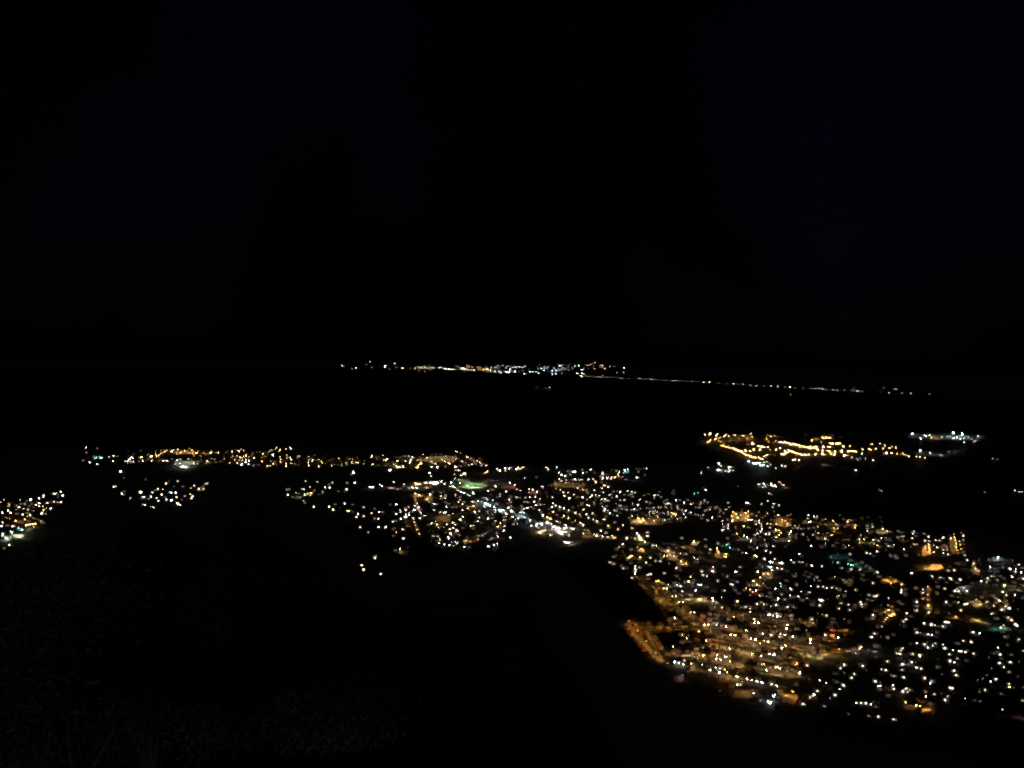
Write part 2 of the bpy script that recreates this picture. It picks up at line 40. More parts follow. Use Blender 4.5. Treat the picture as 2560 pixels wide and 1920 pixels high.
'M': """465 237w3 628 248w3 832 258w3 785 283w1 522 318y3 740 325w4 800 328w4 205 355p2 240 350p1 218 425w4 280 457w1 330 393w2 380 408y2 415 350w2 445 350w3 455 425y4 490 405y3 545 395y4 530 430w2 585 367w1 705 380w1 433 508y3 455 540w1 578 590w4 790 592w4 848 630w4 870 557w1 930 600w1 1003 545c4 1113 560p1 1045 650y4 1072 647y4 1268 595p3 1187 693w4 1170 732w4 1268 722w3 1415 620p1 1377 677y4 1477 663w4 1528 667w1 1420 755w2 1467 755w4 1217 875w4 1330 943w2 1475 873w4 1572 877w4 1630 562w1 1720 557w4 1143 260w4 1033 350w4 1040 260w1 920 375w1 1125 120c4 1128 105c3 1095 145w1 1350 320c4 1372 322c4 1400 315c4 1488 283c4 1520 307c4 1640 325w1 1727 348w2 1773 343w1 1682 245w4 1822 283w3 1625 85w4 1640 83w3 1980 270y4 2005 280y4 2035 280y4 1940 325w4 2005 327w4 1980 405y4 2000 420y3 2040 428y4 2075 437y2 2020 450y2 1972 470o2 1985 500o2 2005 547y3 1977 580y4 2030 598w3 1890 595w3 1840 615w3 1848 635w4 1770 630w3 1780 665w3 1720 692w4 1897 670w2 1895 703w3 1850 705c4 1835 735w4 1860 730w4 1780 760w4 1708 773w3 1672 798w3 1965 632c4 2050 640p2 2060 675p3 1953 752w3 2045 750w4 1968 800y3 1988 848y3 2005 903y3 2037 965y4 1702 887y2 1718 942y3 1680 993w1 1808 905w4 1815 1030w4 1770 1175y4 1780 1220w1 1710 1190p1 1870 1147w1 1430 1275w4 1420 1303w4 1240 1400w4 1265 1460w4 1503 1520w4 1865 860w1 1910 865y1""",
'N': """585 315y4 575 320y4 640 318w4 660 320w4 685 325w4 720 305w4 740 310w4 800 285w4 790 298w4 835 330c4 580 380y2 633 178w4 645 222w3 655 102w3 737 100w4 985 95w4 1005 92w3 1037 143w4 985 140w1 965 198w1 1115 185w4 1095 190w3 1070 212w4 1430 155y3 1405 172y2 993 245y2 975 260w2 1035 268w2 925 312t4 1045 318w4 915 365w3 950 360p4 970 370w4 1000 385w3 1010 415w3 1035 425w3 1070 440c4 1105 455c4 1160 475t3 1185 495c3 1230 455w4 1250 470w2 990 480w3 790 498w4 850 525w3 630 470w4 645 480w3 640 500w2 605 530y3 600 545y3 625 575y2 1055 505p2 1050 545p2 1028 580w3 905 598w2 855 580w1 850 490w1 1083 607y4 1090 610y3 865 645w4 955 655w1 695 605c4 725 612c1 690 692w3 1085 692w3 1190 645y2 1237 633y4 1160 668y4 1215 577w3 1235 578w3 1300 563c4 1350 572c2 1425 550c3 1505 558w4 1385 520c1
1440 428w4 1540 360w4 1560 370w2 1738 315w4 1805 345w4 1838 403w3 1887 420w3 1690 437w4 1945 248w3 2110 240w1 1410 600c4 1430 610c4 1390 640c4 1460 630c4 1520 650c4 1540 690c4 1540 715c3 1590 690c4 1600 700c4 1615 712c3 1720 660w4 1755 645w2 1765 705w4 1750 695w3 1800 715w2 1692 742w4 1495 732w2 1440 740w2 1545 755w1 1255 718w4 1320 702w3 1280 750w1 1365 755y1 1395 755y1 1318 795w3 1375 800y1 1440 810w4 1295 842w3 1545 840y3 1550 850y2 1610 870w3 1655 830y3 1680 830y2 1690 780w2 775 720w3 828 727w4 860 722w4 955 740w3 898 760y3 793 808y2 563 768w4 655 872w4 715 850w3 733 890y4 755 930y3 825 930y2 868 888w4 955 868w3 985 892w3 908 955w4 955 940w4 998 972w4 1025 980w3 920 1015w4 935 1040w2 888 1060w4 897 1083w4 965 1068w1 1043 1038w1 1055 825w4 1072 838w2 1090 785w4 1200 912w4 1245 905w3 1095 937w1 1140 895w1 685 1048w2 735 1052w2 770 1090w3 780 1105w2 762 1150w4 832 1165w4 905 1175w4 962 1187w3 935 1130c2 985 1130c3 1010 1150c3 1112 1200w4 1178 1207w1 1130 1145w1 1445 925w1 1575 920y4 1605 905y2 1665 915w3 1655 975w4 1395 1020c2 1425 1000c1 1310 1050y2 1297 1100y2 1568 1058w4 1560 1012w1 1445 1195w4 1525 1172w4 1525 1190w2 1567 1157w3 1533 1240w1 1750 1070w4 1565 120w4 1600 145w4 1675 115w4 1675 145w2 1735 118w3 1760 105w2 1825 128w3 1850 105w3 1890 125w2 1915 100y3 1780 785w3 1855 805w3 1810 820w2 1900 790w1 1845 880w3 1795 890w2 2035 905w4 1890 725w3 1930 722w4 1935 672w3 1980 662w4 2040 650w2 1910 770c2 1940 785c2 2020 835c4
1610 470w2 1610 505w2 1680 540w1 1732 550w4 1755 585w2 1745 590w1 1835 520w3 1800 490w1 1880 525w1 1955 520w2 2015 515w3 2075 577w4 2090 508w4 2010 400w3 2057 415w4 2115 437w4 2005 450w3 2025 470w1 2165 460w1 2163 535w3 1980 573p2 2100 625w3 2125 600w1 2190 365w4 2205 385w2 2150 690w2 2195 765w3 2165 615w1""",
'O': """650 118w4 680 140w4 810 117w3 842 192w4 885 225w4 940 245w4 950 238w2 850 287y4 1060 180c4 1080 178c4 1100 178c4 1215 195w3 1330 142w4 1515 205w4 1500 215p3 1475 245w3 1515 280w4 1585 275w4 1590 280w4 1515 260w1 1655 268w3 1640 292w3 1710 257y4 1757 225y3 1720 158w1 1775 182c4 1850 160c4 1900 138c3 1905 162t2 1838 205t3 2037 137w1 2090 143w1 2070 180w1 2190 128w3 2042 270w4 1820 258p1 955 305w2 1095 295w4 1105 300w3 1145 302w2 1185 302w2 1297 298w4 1370 290w3
890 322w2 945 350y3 795 363w2 780 338w1 735 407w1 805 433y3 865 457w2 910 497w4 768 493w1 928 552w4 1003 587w4 1008 582w4 982 500w2 1073 525w3 1132 430w3 1130 573w1 1207 573w4 1218 365w1 1210 458y3 1270 480y2 1295 465y1 1055 370w1 1155 395w1 1075 415w1 1405 340y4 1410 345y4 1345 388w1 1390 467w3 1500 433w3 1530 390y3 1550 400y3 1603 410w4 1525 493w3 1290 510w1 1410 537w3 1350 545w4 1330 570w4 1415 560w1 1463 553w4 1625 537w2 1505 597w3 1555 603w4 1590 625w2 1735 555w3 1730 570w3 1405 613w1 1390 655w2 1273 605w2 1225 655w1 1280 690w3 1305 705w3 1515 715w3 1568 713w1 1545 750w4 1540 780w3 1585 775w3
1558 785w2 745 575w3 755 668w4 800 692w4 740 725w4 852 717w3 920 738w4 925 742y3 993 768y4 755 795y4 598 847w4 668 877y4 713 897y4 718 905y2 815 938w3 850 955w1 917 857y4 993 887y4 985 893y3 1095 812w4 1165 833w3 1225 762w3 1268 833w4 1365 822w3 1370 908w3 1297 892w4 1097 932y3 1175 960y4 1180 968y4 1220 992w4 1215 1000w2 943 995w4 1433 942y4 1545 912w3 1520 910w3 1597 1007y4 1405 850w1 655 960w4 680 962w4 745 1030w4 770 1025w4 810 1030w4 850 1045w4 800 1050w4 565 975c4 500 990c4 500 1015c4 590 990c4 935 1045w4 925 1055w4 840 1095w4 870 1110w4 900 1120w4 945 1105w3 1035 1055w4 1060 1055w4 1000 1157w2 712 1155w4 935 1255w4 960 1265w4 990 1275w4 1220 1128y4 1295 1080y3 1245 1075w1 1385 1140y3 1430 1133w3 1420 1165w4 1467 1168w2 1513 1172w4 1590 1180w4 1492 1085w4 1565 1120w2
620 690w2 560 687w2 545 768w4"""}
# lit grounds: name, tile, x, y, half width, half height, colour, strength
YARDS = [
('yard','C',240,255,70,30,'o',.25),('yard','A',930,1195,160,28,'y',.32),
('yard','C',720,550,60,25,'p',.10),('yard','C',1430,1000,110,50,'o',.16),
('yard','C',1940,1050,90,60,'o',.22),('loading_yard','C',1712,1080,36,28,'c',.35),('yard','C',1765,1018,24,14,'c',.3),
('yard','C',1115,200,60,10,'c',.45),('yard','C',1130,250,45,22,'w',.25),('yard','C',745,840,60,35,'p',.06),
('apartment_court','B',1180,660,60,70,'o',.28),('apartment_court','B',1468,625,50,90,'o',.25),
('sports_ground','B',1205,860,66,18,'y',.5),('yard','B',1275,835,90,40,'o',.28),('sports_court','B',250,730,120,40,'t',.018),
('sports_court','B',370,820,50,12,'g',.25),('yard','B',800,985,100,25,'o',.25),('yard','B',1200,1120,24,110,'o',.09),
('yard','B',700,465,60,30,'y',.15),('loading_yard','B',1935,755,60,26,'c',.25),('loading_yard','B',1955,811,52,8,'c',.3),
('yard','B',1690,882,55,30,'y',.25),('sports_court','B',2080,1080,50,12,'t',.2),('yard','B',2000,1035,40,18,'y',.5),
('yard','B',2090,1045,50,12,'o',.35),('yard','B',1903,1030,40,12,'c',.5),('yard','B',1990,1110,38,25,'y',.6),
('yard','B',1715,1232,48,34,'y',.45),('yard','B',540,585,100,10,'y',.35),('yard','B',370,345,70,12,'g',.3),
('yard','B',340,1000,60,28,'y',.12),('yard','B',300,392,120,12,'o',.15),('yard','B',190,450,32,32,'y',.3),
('yard','B',1560,1080,80,35,'p',.12),('yard','B',1590,1040,50,8,'c',.4),
('yard','A',420,345,150,28,'o',.2),('yard','A',430,382,150,12,'p',.10),('yard','A',1400,310,120,55,'o',.22),
('yard','A',1860,365,100,60,'o',.18),('yard','A',1860,550,110,25,'y',.10),('loading_yard','A',330,540,55,20,'y',.85),
('yard','A',400,590,42,16,'y',.5),('yard','A',350,662,40,18,'y',.5),('yard','A',240,737,40,20,'y',.7),
('yard','A',920,590,36,26,'y',.45),('yard','A',640,680,50,20,'y',.4),('yard','A',1210,712,75,28,'o',.45),
('yard','A',800,805,60,30,'o',.25),('yard','A',1105,872,50,36,'p',.2),('sports_court','A',1258,612,50,26,'t',.3),
('yard','A',1722,842,32,20,'c',.8),('yard','A',1700,930,60,40,'y',.3),('yard','A',1580,1005,60,42,'y',.25),
('yard','A',1545,1105,22,12,'r',.6),('loading_yard','A',978,1030,36,15,'c',.9),('yard','A',740,1040,50,14,'c',.4),
('yard','A',1640,612,40,8,'w',.3),('yard','A',1500,545,120,20,'o',.08),('yard','A',690,275,50,12,'y',.4),
('yard','A',690,740,60,30,'y',.12),('yard','A',620,590,50,10,'w',.05),('yard','A',35,530,50,16,'p',.3),
('yard','D',785,140,80,32,'o',.28),('yard','D',1200,105,36,70,'y',.25),('yard','D',285,325,60,18,'o',.5),
('yard','D',45,612,44,26,'c',.5),('swimming_pool','D',1900,310,72,20,'t',.35),('yard','D',1690,220,60,22,'y',.3),
('yard','D',1440,190,80,15,'o',.2),('yard','D',1010,1140,120,30,'o',.55),('yard','D',1160,1172,100,18,'o',.28),
('yard','D',920,684,42,26,'c',.25),('yard','D',340,546,32,6,'w',.35),('yard','D',600,552,50,6,'w',.3),
('yard','D',1720,40,44,22,'y',.4),('yard','D',2000,300,26,20,'o',.2),('yard','D',2150,1250,60,20,'p',.06),
('yard','D',1100,590,40,22,'y',.3),('yard','D',570,200,60,20,'p',.12),
('sports_ground','N',1200,378,180,14,'g',.5),('sports_ground','N',1250,325,180,22,'g',.14),('sports_ground','N',1110,280,110,22,'g',.15),
('yard','N',1720,372,95,30,'r',.12),('yard','N',470,332,50,12,'y',.8),('loading_yard','N',582,316,40,14,'y',1.0),
('loading_yard','N',690,312,70,14,'w',1.0),('yard','N',115,388,50,15,'w',.22),('yard','N',410,386,80,10,'w',.6),
('yard','N',585,382,40,10,'y',.4),('loading_yard','N',1432,622,48,24,'c',1.0),('loading_yard','N',1600,696,36,15,'c',.9),
('yard','N',1382,525,40,12,'c',.35),('yard','N',1150,1125,60,22,'o',.12),('yard','N',990,1133,50,12,'c',.45),
('yard','N',1412,172,50,12,'y',.4),('yard','N',1900,782,60,20,'t',.15),('yard','N',1470,270,60,8,'g',.3),
('yard','N',820,810,130,60,'o',.05),('yard','N',620,530,60,40,'o',.15),('yard','N',450,490,60,30,'o',.35),
('loading_yard','O',580,962,52,20,'c',1.0),('loading_yard','O',500,990,18,34,'c',1.0),('yard','O',520,1110,50,22,'y',.8),
('yard','O',605,1080,48,16,'p',.7),('loading_yard','O',802,1036,66,26,'w',1.1),('loading_yard','O',872,1106,78,36,'w',1.1),
('yard','O',935,1045,40,15,'w',.9),('yard','O',1050,1056,42,12,'w',.9),('yard','O',1290,1172,95,22,'o',.4),
('yard','O',1290,1120,60,20,'o',.2),('loading_yard','O',2060,1212,60,30,'y',.6),('yard','O',1930,1490,42,25,'y',.75),
('yard','O',2080,930,60,22,'y',.4),('loading_yard','O',1075,178,45,14,'c',.9),('yard','O',1005,305,52,8,'c',.6),
('yard','O',1512,200,26,10,'p',.9),('yard','O',1560,225,45,12,'r',.35),('yard','O',1500,290,46,18,'y',.5),
('sports_court','O',1890,190,45,28,'t',.3),('yard','O',1000,390,260,36,'o',.08),('yard','O',1240,462,90,14,'y',.25),
('yard','O',962,1266,52,18,'w',.8),('yard','O',1050,1306,50,8,'p',.3),('yard','O',1780,275,42,15,'p',.2),
('yard','O',2010,315,80,6,'w',.22),('yard','O',850,752,42,12,'y',.3),('yard','O',1600,1046,30,15,'y',.35),
('yard','O',1432,970,26,15,'y',.35),('yard','O',1660,1192,50,20,'o',.2),('yard','O',2105,1290,42,20,'y',.45),
('yard','O',2110,1390,45,28,'y',.4),('yard','O',2010,960,80,20,'o',.15),('yard','O',460,500,70,30,'r',.10),
('yard','O',90,410,60,10,'r',.1),
('loading_yard','K',430,1290,165,55,'g',.45),('loading_yard','K',130,1340,150,80,'g',.5),('yard','K',450,960,120,50,'r',.10),
('yard','K',210,590,50,40,'y',.25),('yard','K',450,1140,80,30,'t',.12),('yard','K',650,940,60,30,'o',.08),
('loading_yard','I',1180,325,60,18,'g',.8),('yard','I',1200,290,120,30,'g',.08),('yard','I',260,230,50,15,'t',.15),
('yard','I',1200,170,130,22,'o',.2),('yard','J',1440,200,170,30,'y',.10),('yard','J',1100,265,50,8,'y',.6),
('yard','J',1262,268,20,8,'y',.8),('yard','M',1060,645,30,18,'y',.3),('yard','M',365,460,50,22,'g',.15),
('yard','M',1780,1215,28,25,'p',.3),('yard','L',700,630,50,20,'t',.15),('yard','L',1780,480,60,20,'y',.2),
('loading_yard','G',880,572,60,12,'c',1.0),('loading_yard','G',960,592,36,12,'c',1.0),('yard','G',350,672,60,14,'c',.8),
('loading_yard','G',960,914,60,14,'y',.6),('loading_yard','G',1140,905,46,14,'c',.8),('yard','G',1300,925,50,10,'p',.2),
('yard','H',1100,224,36,12,'w',1.0),('yard','H',1165,255,50,10,'o',.7),('loading_yard','H',1315,238,66,6,'c',.5),
('loading_yard','H',1450,252,90,7,'t',.5),('loading_yard','H',1640,246,80,8,'c',.3),('yard','H',1670,282,50,8,'w',.3),
('yard','H',1240,440,80,6,'c',.2),('yard','H',1400,412,80,5,'c',.12)]
# lit streets: tile, x1, y1, x2, y2, colour, strength, width m
STREETS = [
('C',870,170,1120,310,'o',.12,30),('C',1138,150,2212,262,'o',.07,14),('C',1138,293,2212,418,'o',.09,14),('C',1056,340,2212,552,'o',.11,14),
('C',771,430,2100,645,'o',.10,14),('C',650,565,2060,805,'o',.10,14),('C',700,690,1900,935,'o',.05,12),
('C',215,280,560,660,'o',.22,12),('C',310,295,880,280,'o',.14,12),('C',400,330,570,640,'o',.06,8),
('A',320,935,650,1260,'o',.17,22),('C',640,40,1170,350,'o',.15,24),('A',480,1000,820,1230,'o',.10,16),
('C',300,320,1000,310,'o',.08,8),
('C',1150,390,1350,425,'y',.25,14),('C',1250,310,1460,335,'o',.22,16),('C',1000,470,1280,535,'y',.32,16),
('C',820,585,1090,640,'y',.22,14),('C',820,540,1300,640,'o',.10,16),('C',1220,675,1430,715,'y',.34,14),
('C',1390,545,1580,600,'y',.33,14),('C',1540,470,1800,515,'y',.2,14),('C',1500,235,1960,330,'o',.15,16),
('C',1380,120,2200,240,'p',.08,12),('C',1990,555,2212,615,'y',.40,16),('D',0,470,275,535,'o',.28,16),
('D',0,590,285,600,'o',.24,18),('D',0,385,215,420,'o',.15,14),('C',1850,655,2080,715,'o',.22,14),
('C',1740,775,1950,830,'y',.50,18),('C',1200,805,1390,860,'o',.35,16),('C',840,700,970,765,'y',.22,12),
('C',1330,690,1560,720,'o',.08,12),('C',1100,420,1560,500,'o',.09,12),('C',1500,600,1860,680,'o',.07,12),
('C',1650,420,2212,520,'o',.08,12),('C',1200,120,1500,220,'o',.10,12),('C',1060,20,1260,140,'y',.14,12),
('C',640,560,830,600,'p',.12,12),('C',1450,440,1560,465,'o',.10,12),('C',1950,215,2180,260,'o',.10,12),
('A',720,600,1010,720,'y',.08,10),('A',1000,740,1200,800,'o',.16,12),('A',580,640,760,780,'y',.14,10),
('A',1800,1180,2212,1180,'p',.10,10),('A',1100,160,1340,155,'w',.12,10),('A',650,190,980,165,'w',.08,10),
('A',560,360,780,350,'p',.10,10),('A',250,330,560,375,'o',.14,14),('A',450,300,540,340,'y',.25,10),
('A',1620,590,1680,615,'w',.30,8),('A',2040,370,2212,360,'o',.20,12),
('B',0,540,120,545,'w',.15,8),('B',400,870,590,890,'c',.10,8),('B',780,735,900,745,'w',.10,8),
('B',1480,800,1600,810,'w',.08,8),('B',700,960,900,1010,'o',.20,12),('B',1840,1130,2060,1270,'y',.16,12),
('B',0,385,430,400,'o',.12,12),('B',380,760,560,885,'t',.08,12),
('D',720,90,900,110,'o',.25,10),('D',700,175,820,165,'y',.30,10),('D',1380,170,1560,215,'o',.2,10),
('D',1650,205,1850,260,'y',.30,12),('D',550,530,650,550,'w',.25,6),
('N',1080,1110,1440,1000,'y',.25,14),('N',1435,1112,1545,1070,'c',1.0,12),('N',1440,290,1640,275,'g',.25,12),
('N',1100,390,1640,340,'g',.30,10),('N',590,820,1020,780,'o',.10,10),('N',1900,935,2010,935,'w',.12,8),
('N',1240,190,1360,188,'w',.10,8),('N',1640,275,2000,250,'w',.08,8),('N',1900,340,930,330,'g',.05,10),
('N',430,540,500,760,'p',.22,12),('N',420,840,480,1010,'o',.14,14),('N',930,360,1180,490,'c',.5,16),
('N',1500,640,1780,760,'c',.4,16),('N',1180,490,1420,620,'c',.4,16),('N',1760,730,2190,890,'c',.22,16),('N',1100,640,1330,630,'y',.22,10),('N',1420,1000,1640,880,'y',.12,10),
('N',960,760,1100,730,'o',.10,10),('N',1780,670,2040,655,'p',.12,10),
('O',740,700,1010,790,'o',.18,14),('O',1380,840,1450,865,'p',.2,8),('O',640,400,900,340,'o',.12,10),
('O',1150,960,1230,1000,'y',.2,10),('O',1500,360,1620,410,'y',.15,12),('O',870,880,1010,920,'y',.15,10),
('O',1960,930,2212,980,'o',.20,12),('O',590,870,760,920,'y',.15,10),
('M',440,430,560,400,'y',.6,16),('M',645,415,810,405,'w',.45,16),('M',560,440,620,435,'w',.15,10),
('M',880,655,960,640,'w',.2,10),('M',980,375,1120,370,'y',.10,14),('M',1340,335,1450,345,'c',.3,16),
('M',1620,345,1720,325,'y',.35,20),
('K',560,1045,835,1000,'y',1.1,16),('K',780,900,930,910,'p',.18,10),('K',600,1190,740,1100,'g',.15,12),('K',1200,540,1340,530,'p',.15,10),
('G',140,267,310,258,'o',.6,20),('G',300,258,900,215,'o',.3,20),('G',430,200,860,205,'o',.2,16),
('G',370,315,520,350,'o',.6,20),('G',520,350,680,395,'o',1.0,20),('G',660,425,880,490,'o',.8,22),
('G',860,495,1000,490,'o',.7,22),('G',900,325,1070,338,'o',.7,22),('G',1190,262,1380,290,'o',.8,26),
('G',1380,292,1640,335,'o',.8,26),('G',1620,335,1790,370,'o',.9,26),('G',1680,345,2000,328,'o',.6,24),
('G',1820,395,2200,402,'o',.5,22),('G',1220,438,1420,392,'o',.6,22),('G',1420,422,1640,446,'o',.9,24),
('G',1640,440,2050,435,'o',.45,22),('G',1230,300,1700,350,'o',.35,20),('G',740,285,860,290,'o',.4,20),
('G',1060,185,1190,178,'o',.3,16),('G',1700,225,1780,205,'o',.3,16),('G',330,600,480,632,'c',.35,16),
('G',1830,590,1890,586,'w',.2,12),
('H',170,405,295,402,'y',.9,24),('H',410,382,530,372,'y',.6,24),('H',560,372,700,366,'o',.5,24),('H',0,430,350,400,'o',.2,20),
('H',930,218,1060,240,'c',.15,16),('H',200,328,330,330,'w',.10,16),('H',690,435,830,440,'r',.3,16),
('I',570,275,660,272,'w',.5,18),('I',600,250,680,205,'w',.2,18),('I',870,215,1010,155,'o',.3,20),
('J',500,258,535,255,'w',.5,20),('J',1185,240,1222,178,'w',.7,18),('J',1370,160,1480,152,'o',.35,20),('J',1640,170,1850,250,'y',.12,16),
('J',1760,325,1870,318,'y',.15,16),('J',2100,290,2180,270,'w',.45,16),
('E',750,120,940,124,'w',.8,60),
('F',28,93,300,105,'w',.35,30),('F',350,108,620,122,'w',.35,30),('F',900,140,1180,156,'w',.22,30),
('F',1270,162,1640,179,'w',.22,30)]
import bpy, bmesh, math, random, zlib
from mathutils import Vector, Matrix, noise
random.seed(11)
S = bpy.context.scene
COL = S.collection
# ------------------------------------------------------------------ camera
H = 601.7; F = 2010.0
ROLL = math.radians(1.0); PITCH = math.atan(80 / F)
fw = Vector((0, math.cos(PITCH), -math.sin(PITCH)))
rt = Vector((1, 0, 0)); up = rt.cross(fw).normalized()
R_ = rt * math.cos(ROLL) + up * math.sin(ROLL)
U_ = up * math.cos(ROLL) - rt * math.sin(ROLL)
CAM = Vector((0, 0, H))
def ray(px, py):                      # photo pixel -> direction
    return (fw + R_ * ((px - 1280) / F) + U_ * ((960 - py) / F)).normalized()
def proj(p):
    d = Vector(p) - CAM
    z = d.dot(fw)
    return 1280 + F * d.dot(R_) / z, 960 - F * d.dot(U_) / z
cd = bpy.data.cameras.new('camera'); cam = bpy.data.objects.new('camera', cd); COL.objects.link(cam)
m = Matrix((R_, U_, -fw)).transposed().to_4x4(); m.translation = CAM
cam.matrix_world = m
cd.sensor_width = 36; cd.lens = 36 * F / 2560; cd.clip_start = .5; cd.clip_end = 120000
S.camera = cam
# ------------------------------------------------------------------ the lie of the land
def gp(px, py, z=3.0):                # photo pixel -> point on a level
    d = ray(px, py)
    t = (z - H) / d.z if d.z < -1e-5 else 1e6
    p = CAM + d * t
    return p
K = 2560 / 2212
FOOT = [(-900,1300),(-300,1230),(0,1205),(60,1170),(100,1120),(136,1072),(160,1045),(240,1035),(262,1062),(320,1098),(360,1102),(400,1094),
        (430,1066),(455,1040),(470,1020),(600,1024),(615,1068),(680,1104),(760,1130),(790,1170),(850,1206),(940,1196),(1080,1202),
        (1150,1175),(1240,1192),(1290,1196),(1312,1228),(1330,1300),(1345,1365),(1430,1450),(1480,1495),(1600,1528),(1700,1545),
        (1850,1564),(1950,1580),(2212,1592),(2500,1620),(3200,1750)]
FT = []
for x, y in FOOT:
    p = gp(x * K, y * K)
    FT.append((math.atan2(p.x, p.y), math.hypot(p.x, p.y)))
FT.sort()
def foot0(a):
    if a <= FT[0][0]: return FT[0][1]
    if a >= FT[-1][0]: return FT[-1][1]
    for i in range(len(FT) - 1):
        if FT[i][0] <= a <= FT[i+1][0]:
            t = (a - FT[i][0]) / max(1e-9, FT[i+1][0] - FT[i][0])
            return FT[i][1] + (FT[i+1][1] - FT[i][1]) * t
    return FT[-1][1]
FS = []
for i in range(601):
    a = -1.5 + i * .005
    FS.append(min(foot0(a + j * .005) + 7000 * abs(j) * .005 for j in range(-60, 61)))
def foot(a):
    t = min(599.99, max(0, (a + 1.5) / .005)); i = int(t); return FS[i] * (1 - (t - i)) + FS[i + 1] * (t - i)
def P22(pts): return [tuple(gp(x * K, y * K, 0)[:2]) for x, y in pts]
LAND = [
 P22([(-1500,1120),(-300,1012),(150,962),(200,958),(262,988),(330,962),(400,952),(640,954),(700,966),(800,974),(960,962),(1062,1000),
      (1200,998),(1420,1001),(1545,1003),(1560,984),(1500,962),(1500,926),(1700,921),(1810,926),(1990,962),(2020,992),(1900,1003),
      (1760,1010),(1660,1014),(1575,1022),(1560,1035),(1620,1036),(1722,1040),(1735,1060),(1620,1070),(1700,1094),(1880,1118),(2092,1140),
      (2230,1180),(2700,1250),(3800,1500),(3000,2400),(-1500,2400)]),
]
PIER2 = P22([(1972,977),(2086,971),(2086,983),(1985,988)])
FAR = P22([(-2000,806),(600,800),(735,799),(1000,800.5),(1350,803),(1260,812.5),(1700,836),(2000,853.5),(2400,872),(4200,930)])
PIER = P22([(1962,936),(1962,946),(2075,952),(2128,950),(2128,939),(2050,937)])
def pin(x, y, poly):
    c = False; n = len(poly); j = n - 1
    for i in range(n):
        xi, yi = poly[i]; xj, yj = poly[j]
        if (yi > y) != (yj > y) and x < (xj - xi) * (y - yi) / (yj - yi) + xi: c = not c
        j = i
    return c
FARI = sorted((math.atan2(x, y), math.hypot(x, y)) for x, y in FAR)
def far_r(a):
    if a <= FARI[0][0]: return FARI[0][1]
    for i in range(len(FARI) - 1):
        if FARI[i][0] <= a <= FARI[i+1][0]:
            t = (a - FARI[i][0]) / max(1e-9, FARI[i+1][0] - FARI[i][0])
            return FARI[i][1] + (FARI[i+1][1] - FARI[i][1]) * t
    return FARI[-1][1]
LBOX = [(min(p[0] for p in q), max(p[0] for p in q), min(p[1] for p in q), max(p[1] for p in q)) for q in LAND]
def sstep(a, b, x):
    t = min(1, max(0, (x - a) / (b - a))); return t * t * (3 - 2 * t)
def land(x, y):
    r = math.hypot(x, y); a = math.atan2(x, y)
    if y < 600 and abs(a) > .9: return True
    if r > far_r(a): return True
    return any(b[0] <= x <= b[1] and b[2] <= y <= b[3] and pin(x, y, q) for q, b in zip(LAND, LBOX))
def height(x, y):
    r = math.hypot(x, y); a = math.atan2(x, y)
    if abs(a) > 1.2:                        # the mountain goes on behind the viewer
        k = sstep(1.2, 2.2, abs(a))
        D = foot(a) * (1 - k) + 6000 * k
    else: D = foot(a)
    if r < D:
        u = r / D
        z = 600 * (1 - u) ** 1.5
        n = noise.noise(Vector((x / 260, y / 260, 1.3))) * .6 + noise.noise(Vector((x / 90, y / 90, 4.1))) * .3 + noise.noise(Vector((x / 30, y / 30, 2.1))) * .1
        z += 85 * (1 - u) ** 1.5 * min(1, u * 2.2) * n
        if r < 110:
            led = 597 - (.40 + .12 * sstep(-.15, .2, a)) * r + .5 * noise.noise(Vector((x / 4, y / 4, 0))) * min(1, r / 6)
            k = sstep(42, 105, r)
            z = led * (1 - k) + min(z, led - 12) * k
        return z + 3
    if r > 30000: return 3 + sstep(33000, 46000, r) * (420 + 260 * noise.noise(Vector((x / 5000, y / 5000, 0)))) if land(x, y) else -6
    if not land(x, y): return -6
    return 3.0
def place(px, py, h=0.0, sea=False):
    d = ray(px, py)
    base = 0.0 if sea else 3.0
    if d.z < -1e-4:
        p = CAM + d * ((base + h - H) / d.z)
        r = math.hypot(p.x, p.y)
        if sea or (foot(math.atan2(p.x, p.y)) <= r < 33000):
            return Vector((p.x, p.y, base))
    t = 200.0
    while t < 46000:
        p = CAM + d * t
        if p.z <= height(p.x, p.y) + h: break
        t *= 1.004
    p = CAM + d * t
    return Vector((p.x, p.y, height(p.x, p.y)))
